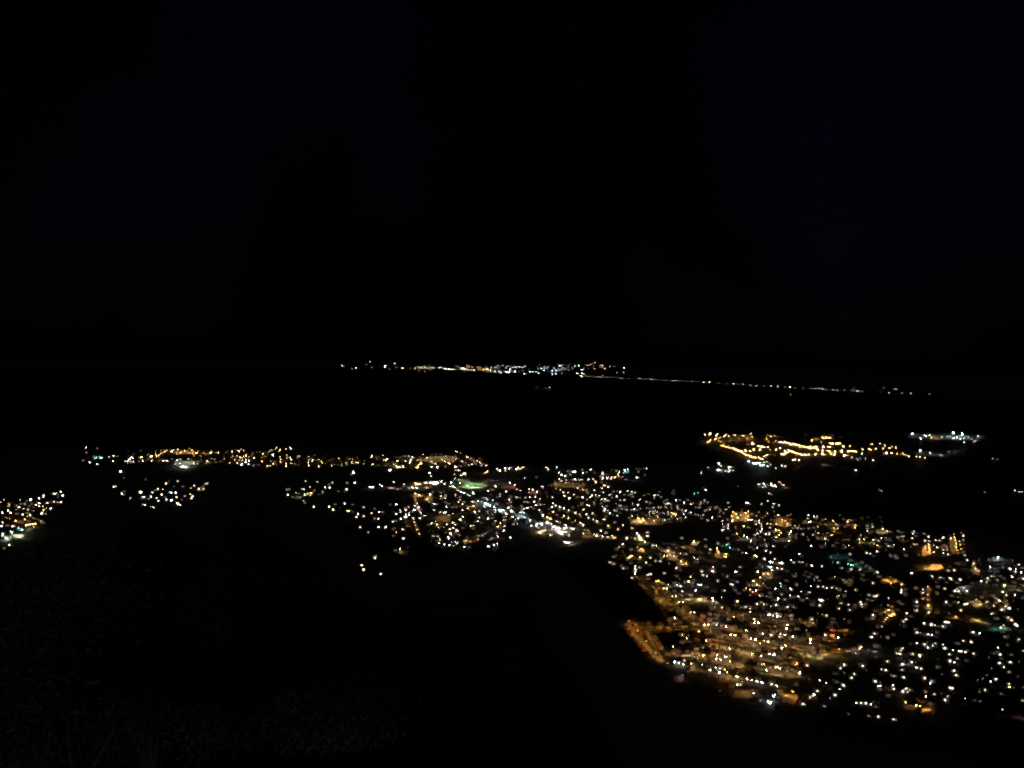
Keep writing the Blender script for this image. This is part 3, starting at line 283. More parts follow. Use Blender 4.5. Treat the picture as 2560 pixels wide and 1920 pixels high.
# ------------------------------------------------------------------ materials
def mat(name, col, rough=.8, var=0, scale=1.0, bump=0, metal=0, objrand=0, spec=.3):
    m = bpy.data.materials.get(name)
    if m: return m
    m = bpy.data.materials.new(name); m.use_nodes = True
    nt = m.node_tree; b = nt.nodes['Principled BSDF']
    b.inputs['Roughness'].default_value = rough; b.inputs['Metallic'].default_value = metal
    b.inputs['Specular IOR Level'].default_value = spec
    b.inputs['Base Color'].default_value = (*col, 1)
    if var:
        tc = nt.nodes.new('ShaderNodeTexCoord'); n = nt.nodes.new('ShaderNodeTexNoise')
        n.inputs['Scale'].default_value = scale; n.inputs['Detail'].default_value = 6
        nt.links.new(tc.outputs['Object'], n.inputs['Vector'])
        r = nt.nodes.new('ShaderNodeMapRange'); r.inputs['From Min'].default_value = .3; r.inputs['From Max'].default_value = .7
        r.inputs['To Min'].default_value = 1 - var; r.inputs['To Max'].default_value = 1 + var
        nt.links.new(n.outputs['Fac'], r.inputs['Value'])
        h = nt.nodes.new('ShaderNodeHueSaturation'); h.inputs['Color'].default_value = (*col, 1)
        nt.links.new(r.outputs['Result'], h.inputs['Value']); last = h
        if objrand:
            oi = nt.nodes.new('ShaderNodeObjectInfo'); r2 = nt.nodes.new('ShaderNodeMapRange')
            r2.inputs['To Min'].default_value = 1 - objrand; r2.inputs['To Max'].default_value = 1 + objrand
            nt.links.new(oi.outputs['Random'], r2.inputs['Value'])
            mu = nt.nodes.new('ShaderNodeMath'); mu.operation = 'MULTIPLY'
            nt.links.new(r.outputs['Result'], mu.inputs[0]); nt.links.new(r2.outputs['Result'], mu.inputs[1])
            nt.links.new(mu.outputs[0], h.inputs['Value'])
        nt.links.new(h.outputs['Color'], b.inputs['Base Color'])
        if bump:
            bp = nt.nodes.new('ShaderNodeBump'); bp.inputs['Strength'].default_value = bump
            bp.inputs['Distance'].default_value = .3
            nt.links.new(n.outputs['Fac'], bp.inputs['Height']); nt.links.new(bp.outputs['Normal'], b.inputs['Normal'])
    return m
EC = {'w': (1, .93, .84), 'c': (.74, .94, 1), 'y': (1, .64, .22), 'o': (1, .42, .07), 'p': (1, .6, .52), 't': (.32, 1, .78),
      'v': (1, .80, .55), 'a': (1, .64, .26), 'g': (.90, 1, .66), 'r': (1, .16, .10)}
CN = {'w': 'white', 'v': 'soft white', 'a': 'amber', 'c': 'cool white', 'y': 'warm yellow', 'o': 'orange', 'p': 'pinkish', 't': 'teal green', 'g': 'pale green', 'r': 'red'}
def glow(c, L, shaded=False):
    k = round(math.log2(max(L, .01)) * 2)
    name = '%s_%s_%d' % ('shaded' if shaded else 'lit', CN[c].replace(' ', '_'), k + 20)
    m = bpy.data.materials.get(name)
    if m: return m
    m = bpy.data.materials.new(name); m.use_nodes = True; nt = m.node_tree; nt.nodes.clear()
    e = nt.nodes.new('ShaderNodeEmission'); o = nt.nodes.new('ShaderNodeOutputMaterial')
    e.inputs['Color'].default_value = (*EC[c], 1); e.inputs['Strength'].default_value = 2 ** (k / 2)
    if shaded:                        # the lamp shines only out of its opening
        g = nt.nodes.new('ShaderNodeNewGeometry'); q = nt.nodes.new('ShaderNodeMath'); q.operation = 'MULTIPLY_ADD'
        q.inputs[1].default_value = -2 ** (k / 2); q.inputs[2].default_value = 2 ** (k / 2)
        nt.links.new(g.outputs['Backfacing'], q.inputs[0]); nt.links.new(q.outputs[0], e.inputs['Strength'])
    nt.links.new(e.outputs[0], o.inputs[0])
    m.cycles.emission_sampling = 'FRONT'
    return m
M_metal = mat('galvanised_steel', (.25, .26, .27), .5, .15, 3, metal=.6)
M_hood = mat('grey_lamp_hood', (.12, .12, .13), .5, .1, 5)
WALLS = [mat('plaster_' + n, c, .85, .18, .9, objrand=.25) for n, c in (('cream', (.42, .37, .28)), ('white', (.52, .50, .46)), ('ochre', (.36, .24, .13)),
         ('rose', (.38, .22, .18)), ('grey', (.27, .27, .26)))]
ROOFS = [mat('roof_' + n, c, .85, .3, 1.5, bump=.4, objrand=.3) for n, c in (('terracotta', (.20, .085, .05)), ('grey_sheet', (.16, .16, .17)), ('concrete', (.24, .23, .21)))]
M_door = mat('door_wood', (.10, .06, .035), .6, .2, 4)
M_glass = mat('dark_window_glass', (.02, .022, .025), .15, .2, 2, spec=.5)
M_road = mat('asphalt', (.14, .135, .13), .85, .45, .25, bump=.3)
M_yard = mat('yard_concrete', (.26, .25, .235), .85, .45, .12, bump=.3)
M_pitch = mat('pitch_grass', (.16, .24, .10), .9, .3, .1, bump=.4)
M_pool = mat('pool_water', (.10, .50, .42), .08, .2, .5, bump=.3, spec=.5)
M_bark = mat('bark', (.09, .065, .045), .9, .3, 6)
M_leafc = mat('city_leaves', (.055, .08, .03), .8, .4, 2, objrand=.3)
M_leaf = mat('shrub_leaves', (.09, .085, .085), .7, .45, 1.2, objrand=.3)
M_hull = mat('ship_hull', (.10, .03, .03), .5, .2, .1)
M_white = mat('ship_white', (.6, .6, .58), .5, .1, .2)
# ------------------------------------------------------------------ mesh helpers
def box(V, Fc, c, s, rz=0, taper=1):
    o = len(V); cx, cy, cz = c; sx, sy, sz = s[0] / 2, s[1] / 2, s[2] / 2
    cr, sr = math.cos(rz), math.sin(rz)
    for z in (-1, 1):
        k = taper if z > 0 else 1
        for x, y in ((-1, -1), (1, -1), (1, 1), (-1, 1)):
            X, Y = x * sx * k, y * sy * k
            V.append((cx + X * cr - Y * sr, cy + X * sr + Y * cr, cz + z * sz))
    Fc += [(o, o+3, o+2, o+1), (o+4, o+5, o+6, o+7)] + [(o+i, o+(i+1) % 4, o+4+(i+1) % 4, o+4+i) for i in range(4)]
def tube(V, Fc, a, b, r0, r1, n=6):
    a = Vector(a); b = Vector(b); d = (b - a).normalized()
    u = d.orthogonal().normalized(); w = d.cross(u); o = len(V)
    for p, r in ((a, r0), (b, r1)):
        for i in range(n):
            t = 2 * math.pi * i / n; V.append(tuple(p + (u * math.cos(t) + w * math.sin(t)) * r))
    Fc += [(o+i, o+(i+1) % n, o+n+(i+1) % n, o+n+i) for i in range(n)]
    Fc += [tuple(o + i for i in reversed(range(n))), tuple(o + n + i for i in range(n))]
def mesh(name, V, Fc, mats, idx=None, smooth=False):
    me = bpy.data.meshes.new(name); me.from_pydata(V, [], Fc); me.validate()
    for mm in (mats if isinstance(mats, (list, tuple)) else [mats]): me.materials.append(mm)
    if idx and len(idx) == len(me.polygons): me.polygons.foreach_set('material_index', idx)
    if smooth: me.polygons.foreach_set('use_smooth', [True] * len(me.polygons))
    me.update(); return me
def obj(name, me, parent=None, loc=(0, 0, 0), rz=0, sc=None):
    o = bpy.data.objects.new(name, me); COL.objects.link(o)
    if parent: o.parent = parent
    o.location = loc; o.rotation_euler = (0, 0, rz)
    if sc: o.scale = sc if isinstance(sc, tuple) else (sc,) * 3
    return o
THINGS = []
def tag(o, label, cat, group=None, pos=None):
    o['label'] = label; o['category'] = cat
    if group: o['group'] = group
    THINGS.append((o, label, proj(pos if pos is not None else o.location)))
    return o
MESH = {}
def cached(key, fn):
    if key not in MESH: MESH[key] = fn()
    return MESH[key]
# ------------------------------------------------------------------ terrain, water, sky
def build_terrain():
    az = []; a = -180.0
    while a < 180:
        az.append(math.radians(a))
        a += .22 if -40 <= a < 40 else 2.5
    rs = [0.0]; r = 1.0
    while r < 60000:
        rs.append(r)
        r *= 1.045 if r < 120 else (1.022 if r < 9000 else 1.035)
    V = [(0, 0, height(0, .01))]; Fc = []; nA = len(az)
    for r in rs[1:]:
        for a in az:
            x, y = r * math.sin(a), r * math.cos(a)
            V.append((x, y, height(x, y)))
    for j in range(nA): Fc.append((0, 1 + (j + 1) % nA, 1 + j))
    for i in range(len(rs) - 2):
        b0 = 1 + i * nA; b1 = b0 + nA
        for j in range(nA):
            k = (j + 1) % nA
            Fc.append((b0 + j, b0 + k, b1 + k, b1 + j))
    m = bpy.data.materials.new('hill_soil_and_town_dust'); m.use_nodes = True; nt = m.node_tree
    b = nt.nodes['Principled BSDF']; b.inputs['Roughness'].default_value = .95; b.inputs['Specular IOR Level'].default_value = .1
    ge = nt.nodes.new('ShaderNodeNewGeometry'); sx = nt.nodes.new('ShaderNodeSeparateXYZ'); nt.links.new(ge.outputs['Position'], sx.inputs[0])
    mr = nt.nodes.new('ShaderNodeMapRange'); mr.inputs['From Min'].default_value = 4; mr.inputs['From Max'].default_value = 25
    nt.links.new(sx.outputs['Z'], mr.inputs['Value'])
    n1 = nt.nodes.new('ShaderNodeTexNoise'); n1.inputs['Scale'].default_value = .05; n1.inputs['Detail'].default_value = 8
    n2 = nt.nodes.new('ShaderNodeTexNoise'); n2.inputs['Scale'].default_value = .9; n2.inputs['Detail'].default_value = 6
    for n in (n1, n2): nt.links.new(ge.outputs['Position'], n.inputs['Vector'])
    c1 = nt.nodes.new('ShaderNodeValToRGB'); c1.color_ramp.elements[0].color = (.02, .02, .018, 1); c1.color_ramp.elements[1].color = (.085, .075, .062, 1)
    c1.color_ramp.elements[0].position = .35; c1.color_ramp.elements[1].position = .65
    c2 = nt.nodes.new('ShaderNodeValToRGB'); c2.color_ramp.elements[0].color = (.003, .004, .003, 1); c2.color_ramp.elements[1].color = (.012, .013, .009, 1)
    c2.color_ramp.elements[0].position = .35; c2.color_ramp.elements[1].position = .7
    nt.links.new(n1.outputs['Fac'], c1.inputs[0]); nt.links.new(n2.outputs['Fac'], c2.inputs[0])
    mx = nt.nodes.new('ShaderNodeMix'); mx.data_type = 'RGBA'
    nt.links.new(mr.outputs[0], mx.inputs[0]); nt.links.new(c1.outputs[0], mx.inputs[6]); nt.links.new(c2.outputs[0], mx.inputs[7])
    nt.links.new(mx.outputs[2], b.inputs['Base Color'])
    o = obj('ground', mesh('ground', V, Fc, m, smooth=True)); o['kind'] = 'structure'
    W = mat('bay_water', (.004, .008, .012), .6, .2, .02, bump=.6, spec=.04)
    w = obj('water', mesh('water', [(-60000, -5000, 0), (60000, -5000, 0), (60000, 60000, 0), (-60000, 60000, 0)], [(0, 1, 2, 3)], W)); w['kind'] = 'structure'
build_terrain()
wd = bpy.data.worlds.new('World'); S.world = wd; wd.use_nodes = True
nt = wd.node_tree; bg = nt.nodes['Background']
sk = nt.nodes.new('ShaderNodeTexSky'); sk.sky_type = 'NISHITA'; sk.sun_disc = False
FILL_EL, FILL_AZ = math.radians(13), math.radians(212)
sk.sun_elevation = FILL_EL; sk.sun_rotation = FILL_AZ; sk.sun_intensity = 1
tn = nt.nodes.new('ShaderNodeTexNoise'); tn.inputs['Scale'].default_value = 2.2; tn.inputs['Detail'].default_value = 3
tc = nt.nodes.new('ShaderNodeTexCoord'); nt.links.new(tc.outputs['Generated'], tn.inputs['Vector'])
mr = nt.nodes.new('ShaderNodeMapRange'); mr.inputs['From Min'].default_value = .4; mr.inputs['From Max'].default_value = .68
mr.inputs['To Min'].default_value = .00008; mr.inputs['To Max'].default_value = .0006
nt.links.new(tn.outputs['Fac'], mr.inputs['Value']); nt.links.new(mr.outputs[0], bg.inputs['Strength'])
tint = nt.nodes.new('ShaderNodeMix'); tint.data_type = 'RGBA'; tint.blend_type = 'MULTIPLY'; tint.inputs[0].default_value = 1
tint.inputs[7].default_value = (.42, .38, 1, 1)
nt.links.new(sk.outputs[0], tint.inputs[6]); nt.links.new(tint.outputs[2], bg.inputs['Color'])
ld = bpy.data.lights.new('shrub_fill', 'SUN'); ld.energy = .13; ld.angle = math.radians(.5); ld.color = (.66, .86, 1)  # low fill light from behind the viewer, added to lift the foreground shrubs
lo = bpy.data.objects.new('shrub_fill', ld); COL.objects.link(lo)
dv = Vector((math.sin(FILL_AZ) * math.cos(FILL_EL), math.cos(FILL_AZ) * math.cos(FILL_EL), math.sin(FILL_EL)))
lo.rotation_euler = dv.to_track_quat('Z', 'Y').to_euler(); lo.location = (0, -50, 700)
# ------------------------------------------------------------------ prototypes
def ico(key, me_mat):
    def f():
        bm = bmesh.new(); bmesh.ops.create_icosphere(bm, subdivisions=1, radius=1)
        for v in bm.verts: v.co.z *= .8
        me = bpy.data.meshes.new('lamp_glass'); bm.to_mesh(me); bm.free(); me.materials.append(me_mat); return me
    return cached(('ico', me_mat.name), f)
def panel(me_mat):                    # a lamp opening that faces the ground
    return cached(('panel', me_mat.name), lambda: mesh('lamp_panel', [(-.5, -.5, 0), (.5, -.5, 0), (.5, .5, 0), (-.5, .5, 0)], [(0, 3, 2, 1)], me_mat))
def pole_me(h, key='pole'):
    def f():
        V, Fc = [], []; box(V, Fc, (0, 0, .12), (.5, .5, .24)); tube(V, Fc, (0, 0, .24), (0, 0, h), .13 * h / 8, .07 * h / 8)
        return mesh('pole', V, Fc, M_metal)
    return cached((key, h), f)
def arm_me(l):
    def f():
        V, Fc = [], []; tube(V, Fc, (0, 0, 0), (l * .5, 0, .35), .06, .05); tube(V, Fc, (l * .5, 0, .35), (l, 0, .42), .05, .045)
        return mesh('arm', V, Fc, M_metal)
    return cached(('arm', l), f)
def hood_me():
    def f():
        V, Fc = [], []; box(V, Fc, (0, 0, .14), (1.0, .5, .2), 0, .7); return mesh('lamp_head', V, Fc, M_hood)
    return cached('hood', f)
def house_parts(v):
    """(w,d,h, wallmesh, roofmesh, door, windows) for variant v"""
    w, d, h = ((10, 8, 3.4), (8, 7, 5.8), (12, 8, 3.2), (7, 9, 6.2), (9, 9, 3.6))[v % 5]
    wm = WALLS[v % 5]; rm = ROOFS[(v * 2 + v // 5) % 3]; flat = v % 3 == 2
    def walls():
        V, Fc = [], []; box(V, Fc, (0, 0, h / 2), (w, d, h))
        box(V, Fc, (0, 0, .2), (w + .3, d + .3, .4))
        if not flat:
            o = len(V)     # gables
            for s in (-1, 1):
                V += [(s * (w / 2 - .02), -d / 2, h), (s * (w / 2 - .02), d / 2, h), (s * (w / 2 - .02), 0, h + d * .27)]
                Fc.append((o, o + 1, o + 2) if s > 0 else (o, o + 2, o + 1)); o += 3
        return mesh('wall', V, Fc, wm)
    def roof():
        V, Fc = [], []
        if flat:
            box(V, Fc, (0, 0, h + .1), (w + .5, d + .5, .25))
            for s in (-1, 1):
                box(V, Fc, (0, s * (d / 2 + .1), h + .5), (w + .5, .2, .6)); box(V, Fc, (s * (w / 2 + .1), 0, h + .5), (.2, d + .0, .6))
            box(V, Fc, (w * .2, d * .15, h + .9), (1.6, 1.6, 1.4), .2)
        else:
            e = .55; t = .22; rz = h + d * .27 + .12
            for s in (-1, 1):
                o = len(V); x = w / 2 + e; y = s * (d / 2 + e); ze = h - e * .54 + .1
                V += [(-x, y, ze), (x, y, ze), (x, 0, rz), (-x, 0, rz), (-x, y, ze + t), (x, y, ze + t), (x, 0, rz + t), (-x, 0, rz + t)]
                q = [(o, o+1, o+2, o+3), (o+4, o+7, o+6, o+5), (o, o+4, o+5, o+1), (o+1, o+5, o+6, o+2), (o+3, o+7, o+4, o), (o+2, o+6, o+7, o+3)]
                Fc += q
        return mesh('roof', V, Fc, rm)
    def door():
        V, Fc = [], []; box(V, Fc, (w * .12, -d / 2 - .03, 1.45), (1.1, .1, 2.1)); return mesh('door', V, Fc, M_door)
    def win(s):
        def f():
            V, Fc = [], []
            box(V, Fc, (s * w * .3, -d / 2 - .02, 1.8), (1.5, .08, 1.2)); return mesh('window', V, Fc, M_glass)
        return f
    return (w, d, h, cached(('wall', v), walls), cached(('roof', v), roof), cached(('door', v), door), [cached(('win', v, s), win(s)) for s in (-1, 1)])
# ------------------------------------------------------------------ gather every light
PX = 804.0
items = []     # dicts: kind, pos, h, c, V(strength), d, tile
def h32(*a): return zlib.crc32(repr(a).encode()) & 0xffffffff
SEA_DOTS = {('G', 1090, 1027), ('H', 293, 635), ('H', 570, 857), ('H', 1860, 498), ('H', 1893, 505), ('H', 1763, 880), ('F', 1245, 205),
            ('E', 1548, 248), ('E', 1558, 258), ('E', 1492, 272), ('E', 1505, 265), ('E', 1525, 265), ('E', 1450, 267)}
def h32(*a): return zlib.crc32(repr(a).encode()) & 0xffffffff
VV = {1: .32, 2: 1.4, 3: 3.3, 4: 7.5}
lights = []
for t, s in DOTS.items():
    x0, y0, k, dist = TILES[t]; a = s.split()
    for i in range(0, len(a), 2):
        x = int(a[i]); ys, cs = a[i+1][:-2], a[i+1][-2:]
        y = int(ys)
        if t == 'F' and cs[1] == '1' and x < 1600 and (i // 2) % 2: continue
        if cs[0] == 'w' and h32(x, y, t) % 100 < 42: cs = 'v' + cs[1]
        lights.append((t, x, y, x0 + x / k, y0 + y / k, cs[0], int(cs[1])))
# faint unresolved ones scattered between
CLOUD = [('A', 0, 20, 720, 300, 60, 'wwyc'), ('A', 700, 130, 1200, 340, 30, 'wyp'), ('A', 1280, 240, 1960, 560, 60, 'yow'), ('A', 1980, 400, 2212, 560, 20, 'wy'),
 ('B', 0, 300, 760, 660, 60, 'ywo'), ('B', 760, 460, 1600, 720, 45, 'wy'), ('B', 1660, 760, 2212, 1260, 60, 'wyc'), ('B', 0, 940, 1700, 1260, 60, 'wwy'),
 ('A', 60, 560, 1900, 860, 50, 'wyo'), ('A', 700, 860, 2212, 1260, 90, 'wwypc'), ('C', 1000, 0, 2212, 500, 40, 'wwyc'), ('C', 700, 500, 2212, 940, 30, 'wyc'),
 ('D', 0, 0, 2212, 600, 70, 'wwyc'), ('D', 0, 600, 2212, 1120, 45, 'wwc'), ('N', 560, 400, 1500, 1180, 120, 'wywo'), ('N', 1400, 400, 2212, 900, 70, 'wyp'),
 ('O', 620, 300, 1600, 900, 110, 'wywo'), ('O', 700, 120, 2212, 300, 30, 'wc'), ('M', 1640, 540, 2100, 1000, 20, 'wy'), ('I', 560, 150, 2212, 300, 60, 'wyo'),
 ('J', 0, 160, 760, 262, 40, 'ywo'), ('J', 880, 170, 1830, 262, 90, 'ywoyp'), ('E', 560, 95, 1300, 150, 60, 'wyyw'), ('E', 1100, 90, 1700, 150, 50, 'cwc'), ('E', 1620, 88, 1960, 125, 16, 'wy'),
 ('K', 0, 480, 1200, 1080, 25, 'wyp'), ('G', 420, 140, 2100, 460, 30, 'o'), ('H', 1230, 232, 1720, 262, 14, 'wc')]
rc = random.Random(5)
for t, xa, ya, xb, yb, n, cs in CLOUD:
    x0, y0, k, dist = TILES[t]
    near = [(l[1], l[2]) for l in lights if l[0] == t]
    for i in range(int(n * (.5 if t in 'ACD' else 1.25 if t in 'IJ' else .75))):
        x, y = rc.uniform(xa, xb), rc.uniform(ya, yb)
        if t not in 'EG':
            q = min((math.hypot(x - a, y - b) for a, b in near), default=999)
            if q > 130 or q < 12: continue
        lights.append((t, x, y, x0 + x / k, y0 + y / k, rc.choice(cs), rc.choice((0, 0, 1))))
VV[0] = .14
# ------------------------------------------------------------------ streets and yards (sheets on the ground) with their shaded lamps
shade = []      # (pos, c, L, size, height, kind, rz, tile)
def inpx(t, x, y):
    x0, y0, k, _ = TILES[t]; return x0 + x / k, y0 + y / k
ST_SEG = []
laid = []
def layer(pts, pad):                  # overlapping sheets never share a level
    bb = (min(p.x for p in pts) - pad, max(p.x for p in pts) + pad, min(p.y for p in pts) - pad, max(p.y for p in pts) + pad)
    used = {k for q, k in laid if q[0] < bb[1] and q[1] > bb[0] and q[2] < bb[3] and q[3] > bb[2]}
    k = next(i for i in range(400) if i not in used); laid.append((bb, k))
    return 3.05 + k * .006
for t, x1, y1, x2, y2, c, st, wdt in STREETS:
    a = place(*inpx(t, x1, y1)); b = place(*inpx(t, x2, y2))
    d = b - a; L = math.hypot(d.x, d.y); dist = ((a + b) / 2).length
    if L < 4: continue
    dr = Vector((d.x / L, d.y / L, 0)); nr = Vector((-dr.y, dr.x, 0))
    z = layer([a, b], wdt); n = max(1, int(L / 25)); V, Fc = [], []
    for i in range(n + 1):
        p = a.lerp(b, i / n)
        for s in (-1, 1): q = p + nr * s * wdt / 2; V.append((q.x, q.y, max(p.z, 3) - 3 + z))
    Fc = [(2*i, 2*i+2, 2*i+3, 2*i+1) for i in range(n)]
    if nr.z >= 0: Fc = [tuple(f) for f in Fc]
    me = mesh('road', V, Fc, M_road)
    o = obj('road', me); o['kind'] = 'structure'
    ST_SEG.append((a, b, wdt, t, c, st))
    sp = max(24, dist / 130) if t in 'FE' else max(15, min(45, dist / 110)); cnt = max(1, round(L / sp)); sp = L / cnt
    hh = 9.0 if dist < 6000 else 15.0
    width = max(wdt, 12)
    for i in range(cnt):
        p = a.lerp(b, (i + .5) / cnt) + nr * (wdt / 2 + .5) * (1 if i % 2 else -1)
        if t in 'FE': p = a.lerp(b, (i + .5) / cnt)
        sz = .7 * math.sqrt(sp / 24)
        Lr = st * {'G': 3.4, 'E': .12, 'F': .03, 'C': 1.0, 'A': .9, 'B': .95, 'D': .95}.get(t, .9) * sp * (width + hh) / (.10 * sz * sz)
        rz = math.atan2(-nr.y * (1 if i % 2 else -1), -nr.x * (1 if i % 2 else -1))
        shade.append((p, c, Lr, sz, hh, 'street_lamp', rz, t, dist))
LANDMARKS = []; YD = []
for nm, t, x, y, rx, ry, c, st in YARDS:
    p = [place(*inpx(t, x + dx * rx, y + dy * ry)) for dx, dy in ((-1, 0), (1, 0), (0, -1), (0, 1))]
    cc = (p[2] + p[3]) / 2; cc2 = (p[0] + p[1]) / 2; dist = cc2.length
    vx = (p[1] - p[0]) / 2; vy = (p[2] - p[3]) / 2
    vx = Vector((vx.x, vx.y, 0)); vy = Vector((vy.x, vy.y, 0))
    rr = random.Random(h32(nm, t, x, y))
    z = layer(p, 8); V, Fc = [], []; n = rr.choice((6, 7, 8, 9, 11)); th0 = rr.uniform(0, 1)
    for i in range(n):           # an uneven outline
        th = th0 + 2 * math.pi * i / n
        q = cc2 + (vx * math.copysign(abs(math.cos(th)) ** .6, math.cos(th)) + vy * math.copysign(abs(math.sin(th)) ** .6, math.sin(th))) * rr.uniform(.68, 1.16)
        V.append((q.x, q.y, max(cc2.z, 3) - 3 + z))
    mm = {'sports_ground': M_pitch, 'sports_court': M_road, 'swimming_pool': M_pool}.get(nm, M_yard)
    Fc = [tuple(range(n))] if vx.cross(vy).z > 0 else [tuple(reversed(range(n)))]
    o = obj(nm, mesh(nm, V, Fc, mm)); o['kind'] = 'structure'
    YD.append((cc2, vx.length, vy.length)); A = math.pi * vx.length * vy.length
    cnt = min(14, max(1, round(A / 700))); cell = A / cnt
    rho = .16 if mm is M_pitch else (.2 if mm is M_pool else .25)
    for i in range(cnt):
        rq = math.sqrt((i + .5) / cnt) * .85; th = i * 2.39996
        q = cc2 + vx * rq * math.cos(th) + vy * rq * math.sin(th)
        hh = max(7, min(16, math.sqrt(cell) * .35)); sz = .7 * math.sqrt(cell) / 24
        sz = max(.7, sz)
        Lr = st * (cell + hh * hh * 3) / (rho * sz * sz) * (3.6 if st >= .8 and t != 'H' else 1.7 if st >= .6 and t != 'H' else (.5 if t == 'H' else 1.0))
        shade.append((q, c, Lr, sz, hh, 'floodlight_mast', th, t, dist))
# ------------------------------------------------------------------ decide what each light is
LG = {}
for l_ in lights:                     # where the sighted lights stand, so that nothing unlit is set in front of them
    if l_[0] in 'ABCDNO':
        q_ = place(l_[3], l_[4], 5); LG.setdefault((int(q_.x // 20), int(q_.y // 20)), []).append(q_)
def hides(p, reach, half=6):
    f = p.xy.normalized()
    for i in (-1, 0, 1):
        for j in (-1, 0, 1):
            for q_ in LG.get((int(p.x // 20) + i, int(p.y // 20) + j), ()):
                d_ = q_.xy - p.xy; al_ = d_.dot(f)
                if -3 < al_ < reach and abs(d_.x * f.y - d_.y * f.x) < half: return True
    return False
houses = []; lamps = []; far_b = []; cause = []; ships = []; headm = []
occ = {}
def free(x, y, r):
    g = 12.0
    for i in range(int((x - r - 10) // g), int((x + r + 10) // g) + 1):
        for j in range(int((y - r - 10) // g), int((y + r + 10) // g) + 1):
            for (a, b, q) in occ.get((i, j), ()):
                if (a - x) ** 2 + (b - y) ** 2 < (q + r) ** 2: return False
    return True
def take(x, y, r): occ.setdefault((int(x // 12), int(y // 12)), []).append((x, y, r))
def on_street(p, r):
    for c_, a_, b_ in YD:
        q_ = p - c_; s_ = c_.xy.normalized(); v_ = q_.x * s_.x + q_.y * s_.y; u_ = q_.x * s_.y - q_.y * s_.x
        if (u_ / (a_ + r)) ** 2 + (v_ / (b_ + r)) ** 2 < 1: return True
    for a, b, w, *_ in ST_SEG:
        ax, ay = b.x - a.x, b.y - a.y; L2 = ax * ax + ay * ay
        tt = max(0, min(1, ((p.x - a.x) * ax + (p.y - a.y) * ay) / L2))
        if (a.x + ax * tt - p.x) ** 2 + (a.y + ay * tt - p.y) ** 2 < (w / 2 + r) ** 2: return True
    return False
for (t, x, y, px, py, c, s) in sorted(lights, key=lambda l: -l[6]):
    if (t, x, y) in SEA_DOTS: ships.append((t, x, y, px, py, c, s)); continue
    d0 = place(px, py).length
    pxm = d0 / PX
    r = .35 * math.sqrt(d0 / 1300) * {0: .7, 1: .8, 2: 1, 3: 1.15, 4: 1.5}[s]
    r = max(r, .13 * pxm)
    jit = 2 ** (((h32(px, py) % 100) / 100 - .5) * .9)
    L = VV[s] * {'H': 3.5 if c in 'ct' and s == 4 else 1, 'G': 1.25, 'F': .9 if s == 1 else 1.0, 'E': 1.2}.get(t, 1) * jit * pxm * pxm / (math.pi * r * r)
    if t == 'G' and c == 'y': c = 'a'
    if t in 'IJ' and c in 'wv' and 500 < px < 1180 and h32(y, x) % 100 < 45: c = 'y'
    if t in 'NO' and c in 'wv' and s < 4 and h32(y, x) % 100 < 24: c = 'y'
    if t == 'H' and c == 'w' and 900 < x < 1800: c = 'c'
    rec = dict(t=t, px=px, py=py, c=c, s=s, r=r, L=L, d=d0)
    if t == 'E': far_b.append(rec); continue
    if t == 'F': cause.append(rec); continue
    if t in 'GH' or (s == 4 and c in 'tg'): rec['k'] = 'mast'; headm.append(rec); continue
    if c in 'wvcpgr' and t in 'ABCDIJKLMNO' and (h32(x, y, t) % 100) < 72:
        hh = 3.0
        p = place(px, py, hh)
        v = h32(int(px * 3), int(py * 3)) % 15
        if v % 5 in (1, 3) and t in 'ABCDNO' and hides(p + Vector((p.x, p.y, 0)).normalized() * 8, 18): v = v // 5 * 5 + 2 * (v % 2)
        w, d, h = house_parts(v)[:3]
        rz = -math.atan2(p.x, p.y) + ((h32(px) % 100) / 100 - .5) * 1.0
        q = p + Vector((math.sin(-rz), math.cos(-rz), 0)) * (d / 2 + 1.1)
        if free(q.x, q.y, 5.2) and not on_street(q, 3.5):
            take(q.x, q.y, 5.2); rec.update(pos=q, rz=rz, v=v, lp=p); houses.append(rec); continue
    if t in 'AC': rec['L'] *= 2.4; rec['r'] *= 1.12
    rec['k'] = 'lamp'; lamps.append(rec)
# houses without a lamp of their own, beside lit streets and lamps
def try_house(p, rz, t):
    if p.length > 3200 or hides(p, 17) or not free(p.x, p.y, 5.5) or on_street(p, 4.5): return False
    v = h32(int(p.x), int(p.y)) % 15; take(p.x, p.y, 5.5)
    houses.append(dict(t=t, pos=p, rz=rz, v=v, d=p.length, c=None, s=0)); return True
for a, b, w, t, c, st in ST_SEG:
    if t in 'ABCD':
        d = b - a; L = math.hypot(d.x, d.y); dr = d / L; nr = Vector((-dr.y, dr.x, 0)); n = int(L / 12.5); rz = math.atan2(dr.y, dr.x)
        for i in range(n):
            for s in (-1, 1):
                if rc.random() < .5: try_house(a + dr * (i + .5) * 12.5 + nr * s * (w / 2 + 7.5), rz + (math.pi if s < 0 else 0), t)
for r_ in lamps[:]:
    if r_['t'] in 'ABCDNO' and r_['s'] >= 2:
        p = place(r_['px'], r_['py'], 8); th = rc.uniform(0, 6.28)
        try_house(p + Vector((math.cos(th) * 11, math.sin(th) * 11, 0)), th + 1.57, r_['t'])
